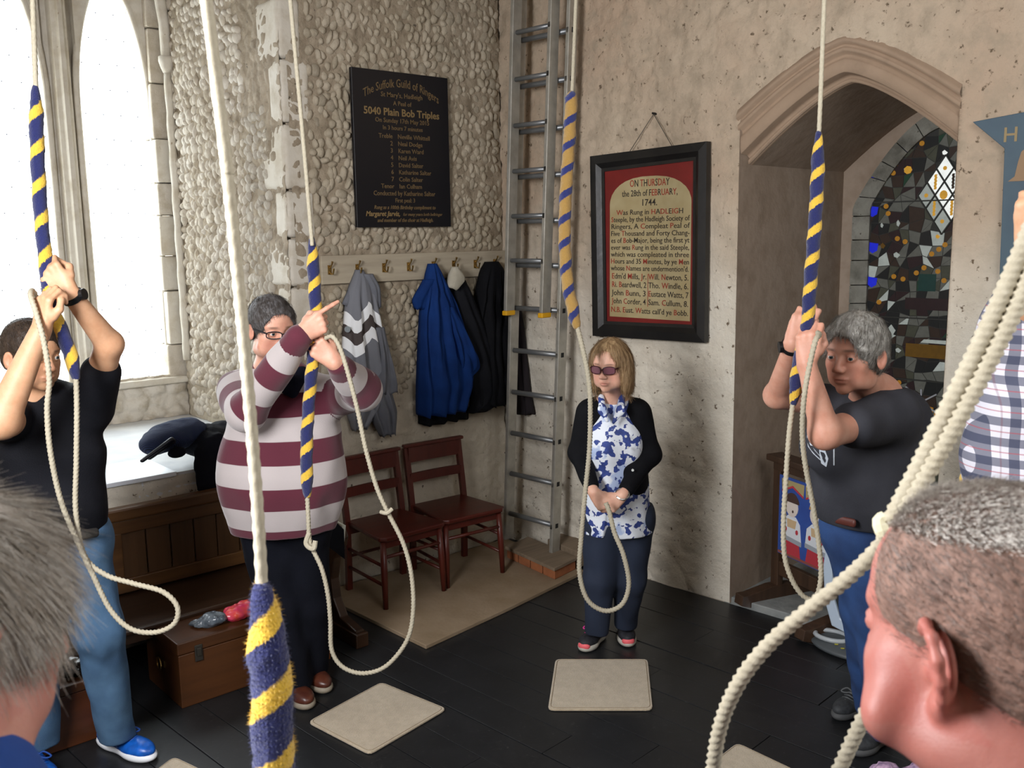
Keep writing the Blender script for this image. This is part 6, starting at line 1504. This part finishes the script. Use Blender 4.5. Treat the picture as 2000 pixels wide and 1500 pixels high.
def hairN1(P_, R, t, sc):
    S = hair_shell(R, t, sc, .004, face=(.062, .118, .004, .100, .096, .135), down=-.075)
    m = hair_mat('white_brown_cropped_hair', 'a39690', '54463e', .5); base = hair_mat('cropped_hair_scalp', '9a7a6c', '6a5248', .7)
    o = add('hair', S, base, P_, .0035, noise=lambda P: .0008 * vnoise(P, 120))
    strands('hair_strands', o, P_, 15000, .010, .00030, lambda P, N: np.tile(-R[:, 1] * .7 - UP * .5, (len(P), 1)), m, .35, .22, 11)
    mt = hair_mat('white_short_hair', 'efece6', 'bdb6ae', .5)
    strands('top_hair_strands', o, P_, 20000, .020, .00036, lambda P, N: np.tile(R[:, 1] * .4 + UP * .2, (len(P), 1)), mt, .9, .25, 12, sel=lambda co, no: ((co - t) @ R[:, 2] > .084 * sc))
def hairN2(P_, R, t, sc):
    S = hair_shell(R, t, sc, .013, face=(.062, .115, -.03, .088, .090, .120), down=-.075)
    m = hair_mat('long_grey_hair', 'cccac4', '8f8375', .5)
    o = add('hair', S, m, P_, .0035, noise=lambda P: .003 * vnoise(P * np.array([1, 1, .35]), 60))
    strands('hair_strands', o, P_, 14000, .048, .00042, lambda P, N: np.tile(-UP * .9 + R[:, 1] * .25, (len(P), 1)), m, .05, .10, 13, segs=5, droop=.25)
near_person('close man with cropped white-brown hair and reddened face at the right, from behind', AY(1930, 1228, .80), (-.56, .83, -.10), 1.10, SK_N, .017, hairN1, cloth('dark_blue_shirt', '24345c', '1e2c50'), np.array([.42, .80, 0]))
near_person('close man with longer grey hair and blue shirt at the left edge, from behind', AY(-98, 1235, .80), (.55, .83, -.12), 1.0, SK_N2, .002, hairN2, cloth('mid_blue_shirt', '2c4a8c', '26427e'), np.array([-.45, .80, 0]), nl=.14, collar=.05)

# patterned bag beside the dark trainers
crumple('floral_bag', [(np.array([*FZ(1730, 1545)[:2], .05]), (.07, .06, .055)), (np.array([*FZ(1800, 1550)[:2], .055]), (.07, .06, .06))], mat('purple_floral_cloth', '3a2c5c', .8, 'c9a8c4', 28), 'purple and white floral bag on the floor beside the dark trainers', 'bag', h=.007)

# ============ bell ropes
CE = 4.48
def to_ceiling(p, q):                                           # continue the line p->q up to the ceiling
    p, q = np.array(p), np.array(q); d = q - p; return q + d * (CE - q[2]) / d[2]
# left man's rope
r = rope_thing('striped bell rope gripped by the man in the black T-shirt', (150, 740, 3.12)); sp = PX([(69, 165, 3.22), (73, 300, 3.21), (80, 420, 3.20), (90, 520, 3.17), (100, 600, 3.15), (122, 650, 3.13), (138, 695, 3.12), (150, 742, 3.12)])
sally_part(sp, .0225, r, M_SALLY, .118, tw=1); top = to_ceiling(AY(75, 340, 3.21), AY(69, 165, 3.22)); rope_part('rope', [top, AY(69, 150, 3.22), AY(69, 190, 3.22)], .0085, r)
rope_part('tail', PX([(148, 730, 3.12), (150, 800, 3.10), (149, 900, 3.08), (148, 1000, 3.06), (165, 1085, 3.05), (205, 1122, 3.05), (262, 1140, 3.05), (318, 1156, 3.05), (346, 1185, 3.05), (340, 1218, 3.05), (303, 1235, 3.05), (255, 1228, 3.05), (215, 1190, 3.05), (180, 1120, 3.04), (150, 1055, 3.03), (118, 975, 3.02), (98, 880, 3.0), (92, 800, 3.0), (96, 740, 3.0), (86, 670, 3.0), (70, 610, 3.02), (60, 578, 3.05), (64, 568, 3.09), (76, 590, 3.1)]), .0085, r)
# rope by the camera
r = rope_thing('blurred nearest bell rope with large sally in front of the striped jumper', (535, 1500, 1.12)); sally_part(PX([(511, 1138, 1.15), (522, 1250, 1.14), (530, 1350, 1.13), (534, 1500, 1.12), (537, 1800, 1.12), (538, 1950, 1.12)]), .0262, r, M_SALLY, .090, off=.2, taper=(.09, .08), fuzz=5000)
l2 = PX([(403, 0, 1.25), (440, 300, 1.22), (475, 650, 1.19), (500, 950, 1.165), (513, 1160, 1.15)]); rope_part('rope', [to_ceiling(l2[1], l2[0])] + l2, .0078, r); rope_part('tail', [AY(538, 1940, 1.12), AY(540, 2300, 1.12) - UP * .2], .0078, r)
# striped man's rope
r = rope_thing('striped bell rope gripped by the man in the striped jumper', (600, 970, 3.60)); sp = PX([(609, 463, 3.64), (613, 540, 3.64), (617, 620, 3.63), (612, 690, 3.62), (604, 780, 3.60), (599, 870, 3.57), (600, 972, 3.56)])
sally_part(sp, .0235, r, M_SALLY, .105, off=.1); rope_part('rope', [to_ceiling(AY(610, 463, 3.62), AY(567, 0, 3.62)), AY(567, 0, 3.62), AY(592, 270, 3.62), AY(610, 480, 3.62)], .0078, r)
rope_part('tail', PX([(600, 965, 3.56), (602, 1010, 3.55), (606, 1060, 3.55), (628, 1110, 3.54), (640, 1160, 3.54), (645, 1210, 3.54), (648, 1270, 3.54), (670, 1303, 3.54), (710, 1315, 3.54), (755, 1300, 3.54), (795, 1250, 3.54), (807, 1190, 3.54), (803, 1120, 3.54), (787, 1060, 3.54), (757, 1000, 3.54), (735, 950, 3.54), (715, 880, 3.54), (698, 800, 3.54), (680, 730, 3.54), (664, 680, 3.55), (650, 658, 3.56), (636, 660, 3.58)]), .0085, r)
MB().tube(catmull(PX([(744, 1000, 3.54), (756, 1002, 3.52), (766, 994, 3.53)]), .005), .008, 8).build('rope_end_knot', M_ROPE, r); MB().tube(catmull(PX([(604, 1040, 3.55), (598, 1062, 3.54), (612, 1072, 3.53), (616, 1056, 3.54)]), .005), .010, 8).build('rope_end_knot', M_ROPE, r)
# middle rope
r = rope_thing('mostly yellow bell rope swinging free beside the ladder', (1128, 640, 4.1)); sally_part(PX([(1117, 178, 4.2), (1112, 270, 4.2), (1105, 380, 4.18), (1103, 470, 4.16), (1108, 550, 4.14), (1118, 600, 4.12), (1127, 642, 4.1)]), .0265, r, M_SALLYY, .105, taper=(.03, .06))
rope_part('rope', [to_ceiling(AY(1120, 120, 4.2), AY(1125, 0, 4.2)), AY(1125, 0, 4.2), AY(1120, 120, 4.2), AY(1117, 190, 4.2)], .0075, r)
rope_part('tail', PX([(1127, 636, 4.1), (1140, 690, 4.08), (1150, 745, 4.06), (1153, 800, 4.05), (1151, 880, 4.05), (1143, 960, 4.05), (1135, 1050, 4.05), (1132, 1120, 4.05), (1148, 1172, 4.05), (1182, 1193, 4.05), (1215, 1180, 4.05), (1228, 1140, 4.05), (1218, 1085, 4.05), (1200, 1040, 4.07), (1190, 1000, 4.09), (1183, 982, 4.1)]), .0105, r)
# right woman's rope
r = rope_thing('striped bell rope gripped by the woman in the charcoal T-shirt', (1550, 790, 3.0)); sally_part(PX([(1599, 256, 3.02), (1596, 360, 3.01), (1590, 460, 3.0), (1582, 560, 3.0), (1576, 640, 3.0), (1560, 710, 3.02), (1549, 792, 3.03)]), .0205, r, M_SALLY, .088, off=.4)
rope_part('rope', [to_ceiling(AY(1602, 200, 3.02), AY(1610, 0, 3.02)), AY(1610, 0, 3.02), AY(1603, 180, 3.02), AY(1599, 270, 3.02)], .0068, r)
rope_part('tail', PX([(1549, 786, 3.03), (1541, 850, 3.0), (1534, 950, 2.98), (1530, 1030, 2.98), (1533, 1090, 2.98), (1548, 1135, 2.98), (1570, 1165, 2.98), (1592, 1168, 2.98), (1603, 1130, 2.98), (1600, 1070, 2.98), (1588, 990, 2.97), (1573, 910, 2.95), (1567, 850, 2.93), (1570, 780, 2.9), (1580, 720, 2.9), (1592, 668, 2.9), (1600, 654, 2.93), (1596, 650, 2.97)]), .0080, r)
# thick near rope at the right
r = rope_thing('thick plain rope doubled and knotted crossing the right foreground', (1395, 1500, 1.08), None)
rope_part('strand', PX([(2330, -1050, 1.2), (2200, -300, 1.18), (2120, 120, 1.15), (2060, 330, 1.14), (2020, 430, 1.13), (1965, 560, 1.12), (1905, 690, 1.11), (1850, 800, 1.10), (1790, 920, 1.09), (1738, 1020, 1.08)]), .0100, r, .0105); rope_part('strand', PX([(2345, -1050, 1.2), (2220, -300, 1.18), (2140, 160, 1.15), (2080, 400, 1.14), (2035, 480, 1.12), (1985, 600, 1.11), (1925, 720, 1.10), (1868, 825, 1.09), (1808, 930, 1.08), (1746, 1035, 1.07)]), .0100, r, .0105)
rope_part('strand', PX([(1746, 1015, 1.08), (1722, 1062, 1.075), (1660, 1125, 1.07), (1580, 1190, 1.07), (1505, 1255, 1.07), (1448, 1325, 1.07), (1412, 1400, 1.08), (1395, 1480, 1.09), (1392, 1560, 1.1), (1420, 1640, 1.1)]), .0088, r, .0105)
rope_part('strand', PX([(1800, 1180, 1.12), (1752, 1270, 1.12), (1705, 1365, 1.12), (1668, 1440, 1.12), (1632, 1520, 1.12), (1600, 1600, 1.12)]), .0090, r, .0105)
MB().tube(catmull(PX([(1756, 1050, 1.06), (1735, 1052, 1.055), (1722, 1036, 1.055), (1718, 1018, 1.06), (1728, 1012, 1.06)]), .004), .0085, 9).build('knot', mat('pale_rope_end', 'd3cdae', .8), r)
r = rope_thing('striped bell rope just showing at the hem of the checked shirt', (1892, 900, 2.3), 'bell ropes with striped sallies'); sally_part(PX([(1905, 780, 2.32), (1897, 860, 2.32), (1893, 930, 2.32), (1890, 1000, 2.32)]), .022, r, M_SALLY, .1); rope_part('rope', [AY(1890, 990, 2.32), AY(1888, 1300, 2.32)], .008, r); rope_part('rope', [AY(2070, 0, 2.4), AY(2060, 300, 2.4), AY(2010, 640, 2.36), AY(1905, 790, 2.32)], .008, r)

# turn the whole room so its walls lie along the axes
TH = -(atan2(DA[1], DA[0]) - pi) if DA[1] > 0 else -(atan2(DA[1], DA[0]) + pi)
RT = Matrix.Rotation(TH, 4, 'Z'); RTi = RT.inverted()
bpy.context.view_layer.update()
ALLO = list(bpy.data.objects); keepm = {o.data.name for o in ALLO if o.type == 'MESH' and (o.data.name.startswith('eye') or (o.name.startswith('flint_stone') and o.data.users > 1))}
NEWW = {}
for o in ALLO:
    w = o.matrix_world.copy()
    NEWW[o.name] = RT @ w if (o.type in ('CAMERA', 'LIGHT') or (o.type == 'MESH' and o.data.name in keepm)) else RT @ w @ RTi
for me in {o.data for o in ALLO if o.type == 'MESH'}:
    if me.name not in keepm: me.transform(RT)
for o in ALLO: o.matrix_local = (NEWW[o.parent.name].inverted() @ NEWW[o.name]) if o.parent else NEWW[o.name]
bpy.context.view_layer.update()
